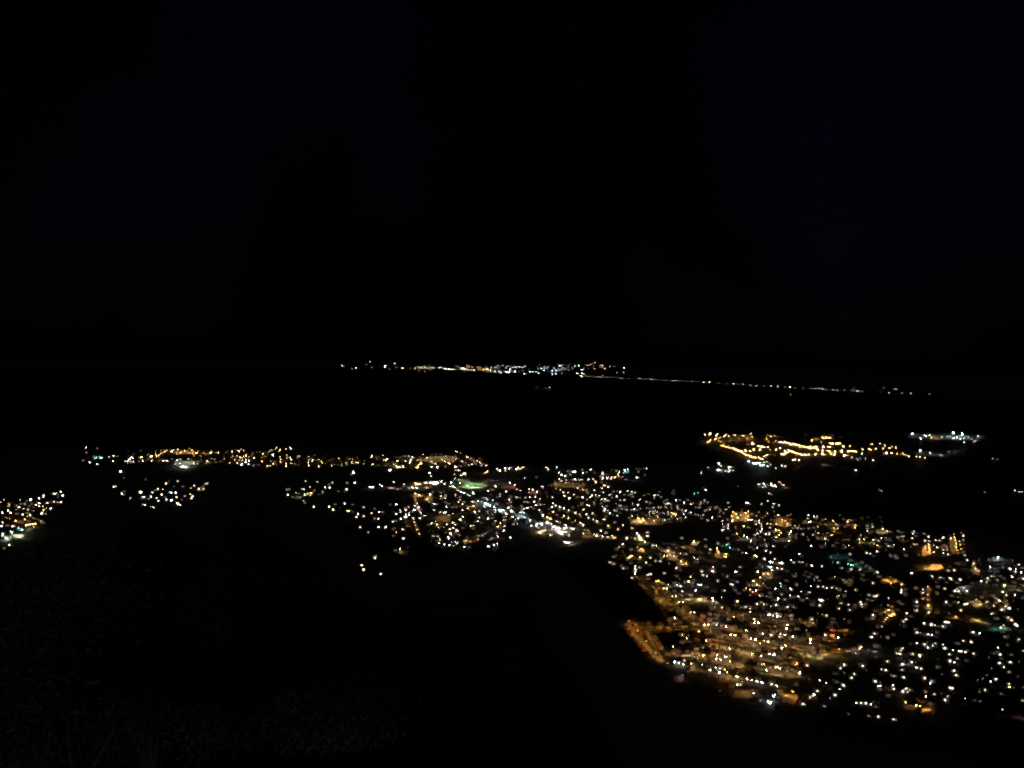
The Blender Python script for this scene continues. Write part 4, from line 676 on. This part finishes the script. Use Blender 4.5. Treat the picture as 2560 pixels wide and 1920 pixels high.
# ------------------------------------------------------------------ build them
def lampname(c): return CN[c]
stuffV = {}
def stuff_add(key, me, M):
    stuffV.setdefault(key, []).append((me, M))
def TRS(p, rz=0, sc=1.0):
    return Matrix.Translation(p) @ Matrix.Rotation(rz, 4, 'Z') @ Matrix.Diagonal((sc, sc, sc, 1))
DIST = {'suburb': 'in the near suburb', 'centre': 'in the town centre', 'foothill': 'on the foothill edge', 'hollow': 'in the dark hollow',
        'valley': 'in the left edge valley', 'peninsula': 'on the left peninsula', 'headland': 'on the orange headland', 'pier': 'on the far pier',
        'farshore': 'on the far shore', 'causeway': 'on the far causeway'}
# street lamps and floodlight masts
allp = []
for r_ in lamps:
    p = place(r_['px'], r_['py'], 7.75); allp.append(('street_lamp', p, 8.0, r_['c'], r_['L'], r_['r'], 'globe', rc.uniform(0, 6.28), r_['t'], r_['s'], p.length))
for (p, c, L, sz, hh, kd, rz, t, dist) in shade:
    allp.append((kd, p, hh, c, L, sz, 'panel', rz, t, 0, dist))
for r_ in headm:
    hh = 12 if r_['s'] < 4 else 18
    p = place(r_['px'], r_['py'], hh - .3); allp.append(('floodlight_mast', p, float(hh), r_['c'], r_['L'], r_['r'], 'globe', rc.uniform(0, 6.28), r_['t'], r_['s'], p.length))
for r_ in cause:
    p = place(r_['px'], r_['py'], 13.7); allp.append(('causeway_lamp', p, 14.0, r_['c'], r_['L'], r_['r'], 'globe', 0, r_['t'], r_['s'], p.length))
byk = {}
for a in allp: byk.setdefault(a[0], []).append(a)
CATN = {'street_lamp': ('street lamp', 'street lamps of the town'), 'floodlight_mast': ('floodlight', 'floodlight masts over lit yards and quays'),
        'causeway_lamp': ('lamp post', 'lamp posts along the far causeway')}
for kd, L_ in byk.items():
    L_.sort(key=lambda a: (a[6] != 'globe', a[10]) if kd == 'street_lamp' else a[10])
    if kd == 'street_lamp':      # those that show: the bare bulbs first, then the shaded ones nearest
        gl = [a for a in L_ if a[6] == 'globe']; pn = [a for a in L_ if a[6] != 'globe']
        gl.sort(key=lambda a: (-a[9] + a[10] / 900)); L_ = gl[:220] + pn[:80] + gl[220:] + pn[80:]
    for i, (k_, p, hh, c, L, r, md, rz, t, s, dist) in enumerate(L_):
        gm = glow(c, L, md != 'globe')
        lme = ico('g', gm) if md == 'globe' else panel(gm)
        al = 1.6 if k_ != 'causeway_lamp' else .6
        ls = r; hs = max(.42, r * .85)
        if md == 'globe': arm = 0.0
        if md == 'globe':
            parts = [('pole', pole_me(hh), (0, 0, 0), 1), ('lamp_head', hood_me(), (0, 0, hh - .02), hs), ]
            lz = hh - ls * .8 - .02; lx = 0
            # bulb hangs beside the pole top, under its hood
            lx = .35 + ls; parts[1] = ('lamp_head', hood_me(), (lx, 0, hh), hs)
            parts.append(('arm', arm_me(al), (0, 0, hh - .5), (max(.4, lx / al), 1, 1)))
            lz = hh - ls * .75
        else:
            parts = [('pole', pole_me(hh), (0, 0, 0), 1), ('arm', arm_me(al), (0, 0, hh - .5), 1), ('lamp_head', hood_me(), (al + r * .3, 0, hh - .1), max(1, r * 1.3))]
            lx = al + r * .3; lz = hh - .16
        if i < 300:
            root = bpy.data.objects.new(k_, None); COL.objects.link(root); root.location = p; root.rotation_euler = (0, 0, rz)
            if md == 'globe':    # keep the bulb where it was sighted
                root.location = p - Vector((math.cos(rz) * lx, math.sin(rz) * lx, 0))
            hd = None
            for nm, me, lc, sc in parts:
                q = obj(nm, me, root, lc, 0, sc if isinstance(sc, tuple) else float(sc))
                if nm == 'lamp_head': hd = q
            hsv = hd.scale.x
            g = obj('lamp', lme, hd, ((lx - hd.location.x) / hsv, 0, (lz - hd.location.z) / hsv), 0, float(ls) / hsv)
            cat, grp = CATN[k_]
            adj = {4: 'very bright ', 3: 'bright ', 2: '', 1: 'faint ', 0: 'hooded '}[s]
            tag(root, '%s%s %s %s' % (adj, lampname(c), 'floodlight on a mast' if k_ == 'floodlight_mast' else ('lamp post' if k_ == 'causeway_lamp' else 'street lamp'), DIST[TILES[t][3]]), cat, grp, p + Vector((0, 0, hh)))
        else:
            off = p - Vector((math.cos(rz) * lx, math.sin(rz) * lx, 0)) if md == 'globe' else p
            B = TRS(off, rz)
            for nm, me, lc, sc in parts:
                sc = sc if isinstance(sc, tuple) else (sc,) * 3
                stuff_add('distant_' + k_ + 's', me, B @ Matrix.Translation(lc) @ Matrix.Diagonal((*sc, 1)))
            stuff_add('distant_' + k_ + 's', lme, B @ Matrix.Translation((lx, 0, lz)) @ Matrix.Diagonal((ls, ls, ls, 1)))
# houses
def bracket():
    def f():
        V, Fc = [], []; tube(V, Fc, (0, 0, 0), (0, 1.3, .25), .05, .05, 5); box(V, Fc, (0, 1.3, .25), (.3, .1, .4)); return mesh('lamp_bracket', V, Fc, M_metal)
    return cached('bracket', f)
WN = ['cream', 'white', 'ochre', 'rose', 'grey']
houses.sort(key=lambda r: r['d'] + (0 if r['c'] else 150))
for i, r_ in enumerate(houses):
    w, d, h, wm, rm, dm, wins = house_parts(r_['v'])
    p, rz = r_['pos'], r_['rz']
    storey = 'two storey' if h > 5 else 'low'
    roofn = 'flat roofed' if r_['v'] % 3 == 2 else 'gabled'
    if i < 300:
        root = bpy.data.objects.new('house', None); COL.objects.link(root); root.location = p; root.rotation_euler = (0, 0, rz)
        obj('wall', wm, root); obj('roof', rm, root); obj('door', dm, root)
        for wi in wins: obj('window', wi, root)
        if r_['c']:
            lc = root_l = Matrix.Rotation(-rz, 3, 'Z') @ (r_['lp'] - p); lz = 3.0
            b = obj('wall_lamp', bracket(), root, (lc.x, lc.y, lz - .1))
            obj('lamp', ico('g', glow(r_['c'], r_['L'])), b, (0, 0, .1), 0, float(r_['r']))
        lb = '%s %s %s house' % (storey, roofn, WN[r_['v'] % 5])
        lb += ' with %s%s wall lamp ' % ({4: 'dazzling ', 3: 'bright ', 2: '', 1: 'faint ', 0: 'faint '}[r_['s']], lampname(r_['c'])) if r_['c'] else ', unlit, '
        tag(root, lb + DIST[TILES[r_['t']][3]], 'house', 'houses of the town', p)
    else:
        B = TRS(p, rz)
        for me in [wm, rm, dm] + wins: stuff_add('distant_houses', me, B)
        if r_['c']: stuff_add('distant_houses', ico('g', glow(r_['c'], r_['L'])), Matrix.Translation(r_['lp'] + Vector((0, 0, 3))) @ Matrix.Diagonal((r_['r'],) * 3 + (1,)))
# far shore: lit fronts of waterfront buildings
def fb_parts(v):
    w, d, h = ((34, 20, 14), (26, 18, 22), (48, 24, 10))[v]
    def a():
        V, Fc = [], []; box(V, Fc, (0, 0, h / 2), (w, d, h)); box(V, Fc, (w * .1, d * .1, h + 1.4), (w * .3, d * .4, 2.8)); return mesh('wall', V, Fc, WALLS[v])
    def b():
        V, Fc = [], []; box(V, Fc, (0, 0, h + .15), (w + 1, d + 1, .3)); return mesh('roof', V, Fc, ROOFS[2])
    return w, d, h, cached(('fbw', v), a), cached(('fbr', v), b)
def wfront(m_):
    def f():
        V, Fc = [], []
        for i in range(3): box(V, Fc, ((i - 1) * .72, 0, 0), (.6, .12, .9))
        return mesh('lit_window', V, Fc, m_)
    return cached(('wf', m_.name), f)
far_b.sort(key=lambda r: -r['s'])
for i, r_ in enumerate(far_b):
    v = h32(r_['px'], 1) % 3; w, d, h, a, b = fb_parts(v); p = place(r_['px'], r_['py'], h * .6)
    rz = -math.atan2(p.x, p.y); fl = r_['r'] * 1.25
    p = p + Vector((0, 0, 0)); q = Vector((0, -d / 2 - .3, h * .6))
    if i < 200:
        root = bpy.data.objects.new('waterfront_building', None); COL.objects.link(root); root.location = p; root.rotation_euler = (0, 0, rz)
        obj('wall', a, root); obj('roof', b, root); obj('lit_window', wfront(glow(r_['c'], r_['L'])), root, q, 0, float(fl))
        tag(root, '%s building with %s%s lit windows on the far shore' % (['cream low', 'white tall', 'ochre long'][v], {4: 'very bright ', 3: 'bright ', 2: '', 1: 'faint ', 0: 'dim '}[r_['s']], lampname(r_['c'])), 'building', 'lit buildings along the far shore', p)
    else:
        B = TRS(p, rz); stuff_add('distant_buildings', a, B); stuff_add('distant_buildings', b, B)
        stuff_add('distant_buildings', wfront(glow(r_['c'], r_['L'])), B @ Matrix.Translation(q) @ Matrix.Diagonal((fl, fl, fl, 1)))
# merged remainders
for key, L_ in stuffV.items():
    V, Fc, idx, mats = [], [], [], []; mi = {}
    for me, M in L_:
        nm = me.materials[0]
        if nm.name not in mi: mi[nm.name] = len(mats); mats.append(nm)
        k = mi[nm.name]; o = len(V)
        V += [tuple(M @ v.co) for v in me.vertices]
        for f in me.polygons: Fc.append(tuple(o + j for j in f.vertices)); idx.append(k)
    me = bpy.data.meshes.new(key); me.from_pydata(V, [], Fc)
    for mm in mats: me.materials.append(mm)
    me.polygons.foreach_set('material_index', idx); me.update()
    o = obj(key, me); o['kind'] = 'stuff'; o['category'] = {'distant_houses': 'houses', 'distant_buildings': 'buildings'}.get(key, 'lamps')
    o['label'] = {'distant_houses': 'many small far houses with pin prick lights across the town', 'distant_buildings': 'dim crowd of far shore buildings with tiny lit windows'}.get(key, 'countless tiny far %s glowing across the town' % key[8:].replace('_', ' '))
# ------------------------------------------------------------------ ships
def ship(px, py, length, label, lts, name='cargo_ship', rz=0):
    p = place(px, py, 0, sea=True); root = bpy.data.objects.new(name, None); COL.objects.link(root); root.location = p; root.rotation_euler = (0, 0, rz)
    L = length; B = L * .14; D = L * .07
    V = []; Fc = []; n = 12
    for z, k in ((-1, .8), (D, 1.0)):
        for i in range(n + 1):
            u = i / n; x = (u - .5) * L; w = B / 2 * min(1, (1 - u) * 5) ** .6 * min(1, .7 + u * 3) * k
            V.append((x * (1 if k == 1 else .95), -w, z)); V.append((x * (1 if k == 1 else .95), w, z))
    s = 2 * (n + 1)
    for i in range(n):
        a = 2 * i
        Fc += [(a, a+2, a+2+s, a+s), (a+3, a+1, a+1+s, a+3+s), (a+s, a+2+s, a+3+s, a+1+s)]
    Fc += [(0, s, s+1, 1)]
    obj('hull', mesh('hull', V, Fc, M_hull), root)
    V, Fc = [], []; box(V, Fc, (-L * .38, 0, D + L * .04), (L * .12, B * .8, L * .08)); box(V, Fc, (-L * .37, 0, D + L * .095), (L * .08, B * .95, L * .03))
    obj('superstructure', mesh('superstructure', V, Fc, M_white), root)
    V, Fc = [], []
    for i in range(5): box(V, Fc, (-L * .24 + i * L * .13, 0, D + L * .012), (L * .1, B * .7, L * .024))
    obj('hatch', mesh('hatch', V, Fc, M_hood), root)
    V, Fc = [], []; tube(V, Fc, (-L * .43, 0, D), (-L * .43, 0, D + L * .14), L * .018, L * .014, 8); obj('funnel', mesh('funnel', V, Fc, M_hull), root)
    pxm = p.length / PX
    for lx, lz, c, v in lts:
        r = max(.5, .14 * pxm); o = obj('deck_lamp', ico('g', glow(c, v * pxm * pxm / (math.pi * r * r))), root, (lx * L, -B * .2, D + lz * L + r), 0, r)
    tag(root, label, 'ship', None, p)
ship(840 + 1505 / 2.9105, 880 + 272 / 2.9105, 270, 'large anchored cargo ship with bright white stern lights in the dark bay',
     [(.36, .06, 'w', 5), (.42, .03, 'w', 1.2), (.02, .01, 'w', .3), (.15, .02, 'w', .4), (-.12, .01, 'w', 1.4), (-.42, .01, 'w', .3)])
ship(2080 + 293 / 4.608, 1040 + 640 / 4.608, 30, 'small workboat with one dazzling white masthead light off the orange headland', [(-.38, .15, 'w', 6)], 'workboat', .4)
ship(2080 + 570 / 4.608, 1040 + 860 / 4.608, 24, 'small fishing boat with one faint light in the dark right hand cove', [(-.38, .12, 'w', .8)], 'fishing_boat', -.3)
ship(2080 + 1876 / 4.608, 1040 + 506 / 4.608, 45, 'moored coaster with two white lights right of the pier', [(-.38, .12, 'w', 2), (.3, .05, 'w', 1.1)], 'coaster', .2)
ship(2080 + 1763 / 4.608, 1040 + 883 / 4.608, 24, 'small fishing boat with a dim light near the right edge', [(-.38, .12, 'w', .4)], 'fishing_boat', .7)
ship(1440 + 1245 / 2.304, 900 + 206 / 2.304, 80, 'tiny distant tanker with one faint yellow light below the causeway', [(-.38, .1, 'y', .6)], 'tanker', .1)
ship(1740 + 1090 / 5.821, 1060 + 1029 / 5.821, 30, 'small ferry with one white light below the lit white quay', [(-.38, .12, 'w', 2.4)], 'ferry', .2)
# the pier deck
V = [(x, y, 3.2) for x, y in PIER] + [(x, y, -3) for x, y in PIER]; n = len(PIER)
Fc = [tuple(range(n)), tuple(reversed(range(n, 2 * n)))] + [(i, n + i, n + (i + 1) % n, (i + 1) % n) for i in range(n)]
o = obj('pier', mesh('pier', V, Fc, M_road)); tag(o, 'long concrete pier under teal and white floodlights right of the orange headland', 'pier', None, (PIER[2][0], PIER[2][1], 3))
V = [(x, y, 3.2) for x, y in PIER2] + [(x, y, -3) for x, y in PIER2]; n = len(PIER2)
Fc = [tuple(range(n)), tuple(reversed(range(n, 2 * n)))] + [(i, n + i, n + (i + 1) % n, (i + 1) % n) for i in range(n)]
o = obj('pier', mesh('pier', V, Fc, M_road)); tag(o, 'dim short concrete pier below the long teal lit pier', 'pier', None, (PIER2[1][0], PIER2[1][1], 3))
ship(2040 + 2170 / 4.254, 1220 + 58 / 4.254, 70, 'moored coaster with a row of white lights at the right edge of the bay', [(-.38, .12, 'w', 2), (-.1, .02, 'w', 1), (.1, .02, 'w', 1.4), (.4, .02, 'w', .5)], 'coaster', .1)
# ------------------------------------------------------------------ trees of the town
def leafball(seed, n, R, sz, flat=.8):
    rr = random.Random(seed); V, Fc = [], []
    cl = [(Vector((rr.gauss(0, .42), rr.gauss(0, .42), rr.gauss(0, .34))) * R, rr.uniform(.28, .5) * R) for _ in range(9)]
    for i in range(n):
        c, r = rr.choice(cl); d = Vector((rr.gauss(0, 1), rr.gauss(0, 1), rr.gauss(0, 1))).normalized() * r * rr.uniform(.55, 1)
        p = c + Vector((d.x, d.y, d.z * flat)); u = Vector((rr.gauss(0, 1), rr.gauss(0, 1), rr.gauss(0, .6))).normalized(); w = u.orthogonal().normalized()
        a = sz * rr.uniform(.6, 1.3); o = len(V)
        V += [tuple(p - u * a), tuple(p + w * a * .45), tuple(p + u * a), tuple(p - w * a * .45)]; Fc.append((o, o+1, o+2, o+3))
    return V, Fc
def tree_me(v):
    V, Fc = leafball(v, 260, 2.6, .45); crown = mesh('crown', V, Fc, M_leafc)
    V, Fc = [], []; tube(V, Fc, (0, 0, 0), (.1, 0, 2.6), .2, .13); 
    for th in (0, 2, 4): tube(V, Fc, (.1, 0, 2.4), (.1 + math.cos(th) * 1.2, math.sin(th) * 1.2, 4.2), .09, .03, 5)
    return crown, mesh('trunk', V, Fc, M_bark)
TM = [tree_me(v) for v in range(5)]
nt_ = 0
for a, b, w, t, c, st in ST_SEG:
    if t not in 'ABCD': continue
    L = (b - a).length; dr = (b - a) / L; nr = Vector((-dr.y, dr.x, 0)); x = rc.uniform(3, 9)
    while x < L and nt_ < 190:
        p = a + dr * x + nr * rc.choice((-1, 1)) * (w / 2 + rc.uniform(.3, 1.6)); x += rc.uniform(9, 22)
        if not free(p.x, p.y, 1.2) or p.length > 2600 or hides(p, 14, 3.5): continue
        take(p.x, p.y, 2); nt_ += 1
        root = bpy.data.objects.new('street_tree', None); COL.objects.link(root); root.location = (p.x, p.y, 3); root.rotation_euler = (0, 0, rc.uniform(0, 6.28)); sc = rc.uniform(.75, 1.25); root.scale = (sc,) * 3
        cr, tr = TM[nt_ % 5]; obj('crown', cr, root, (.1, 0, 4.6)); obj('trunk', tr, root)
        tag(root, '%s dark street tree beside a lit road %s' % ('tall' if sc > 1 else 'small', DIST[TILES[t][3]]), 'tree', 'street trees of the near suburb', p)
# ------------------------------------------------------------------ shrubs on the ledge in front of the viewer
def shrub(px, dist, top_py, R, seed, label, n=2600):
    d = ray(px, 1500); hd = Vector((d.x, d.y, 0)).normalized(); p = hd * dist; gz = height(p.x, p.y)
    dt = ray(px, top_py); topz = H + dt.z / math.hypot(dt.x, dt.y) * dist
    hgt = max(1.2, topz - gz)
    root = bpy.data.objects.new('shrub', None); COL.objects.link(root); root.location = (p.x, p.y, gz - .1)
    rr = random.Random(seed); V, Fc = [], []; LV, LF = [], []
    for k in range(9):
        th = rr.uniform(0, 6.28); sp = rr.uniform(.2, .9) * R; a = Vector((0, 0, 0))
        b = Vector((math.cos(th) * sp * .4, math.sin(th) * sp * .4, hgt * .45)); c = Vector((math.cos(th + .3) * sp, math.sin(th + .3) * sp, hgt * rr.uniform(.72, .98)))
        tube(V, Fc, a, b, .07, .045, 6); tube(V, Fc, b, c, .045, .012, 5)
        for j in range(5):
            e = b.lerp(c, rr.uniform(.1, .95)); f = e + Vector((rr.gauss(0, .35), rr.gauss(0, .35), rr.uniform(.05, .5))) * R * .6; tube(V, Fc, e, f, .016, .006, 4)
            for q in range(n // 45):
                u = rr.uniform(.2, 1.1); g = e.lerp(f, u) + Vector((rr.gauss(0, 1), rr.gauss(0, 1), rr.gauss(0, 1))) * R * .16
                if g.z < .3: g.z = .3 + rr.random() * .3
                w_ = Vector((rr.gauss(0, 1), rr.gauss(0, 1), rr.gauss(0, .7))).normalized(); v_ = w_.orthogonal().normalized(); s = rr.uniform(.018, .04) * (1 + dist / 20); o = len(LV)
                LV += [tuple(g - w_ * s), tuple(g + v_ * s * .35), tuple(g + w_ * s), tuple(g - v_ * s * .35)]; LF.append((o, o+1, o+2, o+3))
    obj('stem', mesh('stem', V, Fc, M_bark), root); obj('foliage', mesh('foliage', LV, LF, M_leaf), root)
    tag(root, label, 'shrub', 'shrubs on the dark slope at the lower left', p + Vector((0, 0, gz + hgt * .6)))
SH = [(-60, 13, 1500, 2.4, 'tall dim bush at the left edge of the slope'), (190, 15, 1560, 2.6, 'wide dim bush second from the left edge'),
      (390, 17, 1570, 2.2, 'dim bluish bush left of the dark gap in the foreground'), (630, 19, 1650, 2.3, 'round dim bush right of the dark gap in the foreground'),
      (800, 24, 1740, 2.0, 'low sparse bush beside the round foreground bush'), (1020, 27, 1730, 2.2, 'faint thin branched bush at the bottom centre'),
      (120, 22, 1740, 3.0, 'low bush beneath the wide one at the lower left'), (380, 24, 1790, 2.2, 'low greenish bush with pale tips at lower left'),
      (840, 16, 1885, 1.6, 'low green bush cut by the bottom edge of the view'), (620, 20, 1830, 2.4, 'low bush under the round one near the bottom')]
for i, (px, dist, top, R, lb) in enumerate(SH): shrub(px, dist, top, R, 40 + i, lb, 11000)
gv, gf = [], []; rg = random.Random(9)
for i in range(26000):
    a = rg.uniform(-.62, .62); r = 15 + 42 * rg.random() ** .8; x, y = r * math.sin(a), r * math.cos(a)
    if noise.noise(Vector((x / 3, y / 3, 7))) < -.05: continue
    z = height(x, y); th = rg.uniform(0, 6.28); w = .02 + r * .0012; hh = rg.uniform(.15, .5); o = len(gv)
    dx, dy = math.cos(th) * w, math.sin(th) * w; bx, by = rg.gauss(0, .12), rg.gauss(0, .12)
    gv += [(x - dx, y - dy, z - .05), (x + dx, y + dy, z - .05), (x + bx, y + by, z + hh)]; gf.append((o, o+1, o+2))
M_grass = mat('dry_grass', (.06, .065, .03), .9, .4, .6)
o = obj('grass', mesh('grass', gv, gf, M_grass)); o['kind'] = 'stuff'; o['category'] = 'grass'; o['label'] = 'dry dim grass tufts covering the slope below the viewpoint'
# ------------------------------------------------------------------ labels that single things out
LM = [('the teal lit pool', *inpx('D', 1900, 310)), ('the orange lit yard at the bottom right', *inpx('D', 1010, 1130)),
      ('the red orange lit yard', *inpx('C', 1940, 1050)), ('the dazzling bottom white building yard', *inpx('C', 1715, 1080)),
      ('the left tip of the orange road', *inpx('C', 225, 240)), ('the lower bend of the orange road', *inpx('C', 520, 640)),
      ('the bright orange street junction', *inpx('A', 930, 1195)), ('the column of dazzling white lights', *inpx('A', 290, 880)),
      ('the oval orange arena', *inpx('B', 1205, 860)), ('the orange tower block row', *inpx('B', 1480, 600)),
      ('the dim teal court', *inpx('B', 250, 740)), ('the big white blue light', *inpx('B', 1020, 905)),
      ('the white warehouse by the right edge', *inpx('B', 1940, 760)), ('the yellow lit block at the right edge', *inpx('B', 1990, 1090)),
      ('the reddish apartment court', *inpx('A', 1860, 365)), ('the golden apartment court', *inpx('A', 1400, 310)),
      ('the curved amber shore road', *inpx('A', 430, 370)), ('the pink lit forecourt', *inpx('A', 1110, 880)),
      ('the cyan lit roof', *inpx('A', 980, 1030)), ('the red light by the yellow street', *inpx('A', 1540, 1105)),
      ('the pale stadium-like yard', *inpx('A', 330, 540)), ('the dark field above the suburb', *inpx('A', 800, 440)),
      ('the white market lights', *inpx('O', 800, 1040)), ('the green lit field', *inpx('N', 1220, 360)),
      ('the blue white depot', *inpx('N', 1430, 620)), ('the white lights left of the green field', *inpx('N', 690, 312)),
      ('the red lit yard', *inpx('N', 1720, 370)), ('the teal lit harbour corner', *inpx('O', 1860, 180)),
      ('the purple red lit harbour strip', *inpx('O', 1540, 210)), ('the large lone white lamp in the centre', *inpx('O', 1003, 587)),
      ('the yellow lamp row of the centre', *inpx('O', 940, 860)), ('the white slanting street', *inpx('N', 1490, 1090)),
      ('the lone pair on the hillside', *inpx('M', 1250, 1430)), ('the amber double lamp of the foothill', *inpx('M', 1058, 648)),
      ('the cyan block of the foothill', *inpx('M', 1370, 320)), ('the pale lit shed row', *inpx('M', 730, 410)),
      ('the dazzling pale yard of the valley', *inpx('K', 250, 1300)), ('the white light bar of the valley', *inpx('K', 700, 1020)),
      ('the long white light in the hollow', *inpx('L', 670, 520)), ('the right arm of the hollow', *inpx('L', 1800, 440)),
      ('the dazzling white yard on the peninsula', *inpx('I', 1180, 325)), ('the western tip of the peninsula', *inpx('I', 240, 230)),
      ('the orange ridge of the peninsula', *inpx('I', 1220, 160)), ('the round cluster of the peninsula', *inpx('I', 1830, 250)),
      ('the white diagonal street of the peninsula', *inpx('J', 1200, 210)), ('the eastern slope of the peninsula', *inpx('J', 1720, 210)),
      ('the green flanked middle of the peninsula', *inpx('J', 650, 220)), ('the western spit of the headland', *inpx('G', 200, 200)),
      ('the golden curve of the headland', *inpx('G', 700, 430)), ('the white quay of the headland', *inpx('G', 900, 580)),
      ('the golden avenue of the headland', *inpx('G', 1500, 310)), ('the eastern end of the headland', *inpx('H', 650, 380)),
      ('the cyan quay left of the headland', *inpx('G', 350, 660)), ('the small lit islet quay', *inpx('G', 1070, 900)),
      ('the teal floodlights of the pier', *inpx('H', 1400, 190)), ('the left end of the pier', *inpx('H', 930, 210)),
      ('the left end of the far shore', *inpx('E', 50, 100)), ('the brightest white stretch of the far shore', *inpx('E', 930, 122)),
      ('the teal stretch of the far shore', *inpx('E', 1280, 140)), ('the right end of the far shore', *inpx('E', 1930, 100)),
      ('the near end of the causeway', *inpx('F', 1600, 175)), ('the middle of the causeway', *inpx('F', 900, 137)), ('the far end of the causeway', *inpx('F', 100, 96)),
      ('the cluster of white block lights', *inpx('B', 1380, 660)), ('the dazzling pair of the lower right', *inpx('D', 1100, 590)),
      ('the four white lamps in a row', *inpx('D', 500, 1096)), ('the orange lamp rows', *inpx('C', 1850, 800)), ('the dark strip of houses', *inpx('D', 1200, 640))]
ORD = ['', 'second ', 'third ', 'fourth ', 'fifth ', 'sixth ', 'seventh ', 'eighth ', 'ninth ', 'tenth ', 'eleventh ', 'twelfth ']
grp = {}
for o, lb, (u, v) in THINGS:
    if 'group' not in o or lb.find('bush') >= 0: continue
    nm, lu, lv = min(LM, key=lambda l: math.hypot(l[1] - u, (l[2] - v) * 1.6))
    du, dv_ = u - lu, v - lv
    side = ('right of' if du > 0 else 'left of') if abs(du) > abs(dv_) * 1.5 else ('below' if dv_ > 0 else 'above')
    base = lb
    for s in DIST.values(): base = base.replace(' ' + s, '')
    base = base.replace(', unlit,', ', unlit').replace(' beside a lit road', '').strip()
    grp.setdefault((base, side, nm), []).append((math.hypot(du, dv_), o))
for (base, side, nm), L_ in grp.items():
    L_.sort(key=lambda a: a[0])
    for i, (_, o) in enumerate(L_):
        if i < 12: lb = '%s%s, %s %s' % (ORD[i], base, side, nm)
        else: lb = '%s, far out %s %s' % (base, side, nm)
        w_ = lb.split()
        o['label'] = ' '.join(w_[:16])
# ------------------------------------------------------------------ render settings
S.render.engine = 'CYCLES'
cy = S.cycles
cy.use_adaptive_sampling = False; cy.max_bounces = 3; cy.diffuse_bounces = 1; cy.glossy_bounces = 2; cy.transmission_bounces = 0
cy.use_denoising = True; cy.denoiser = 'OPENIMAGEDENOISE'; cy.sample_clamp_indirect = 2; cy.use_light_tree = True
cy.pixel_filter_type = 'BLACKMAN_HARRIS'; cy.filter_width = 2.2; cy.caustics_reflective = False
S.view_settings.view_transform = 'Standard'; S.view_settings.look = 'None'; S.view_settings.exposure = 0; S.view_settings.gamma = 1
print('COUNTS', len(lights), 'houses', len(houses), 'lamps', {k: len(v) for k, v in byk.items()}, 'far', len(far_b), 'trees', nt_, 'objs', len(bpy.data.objects))
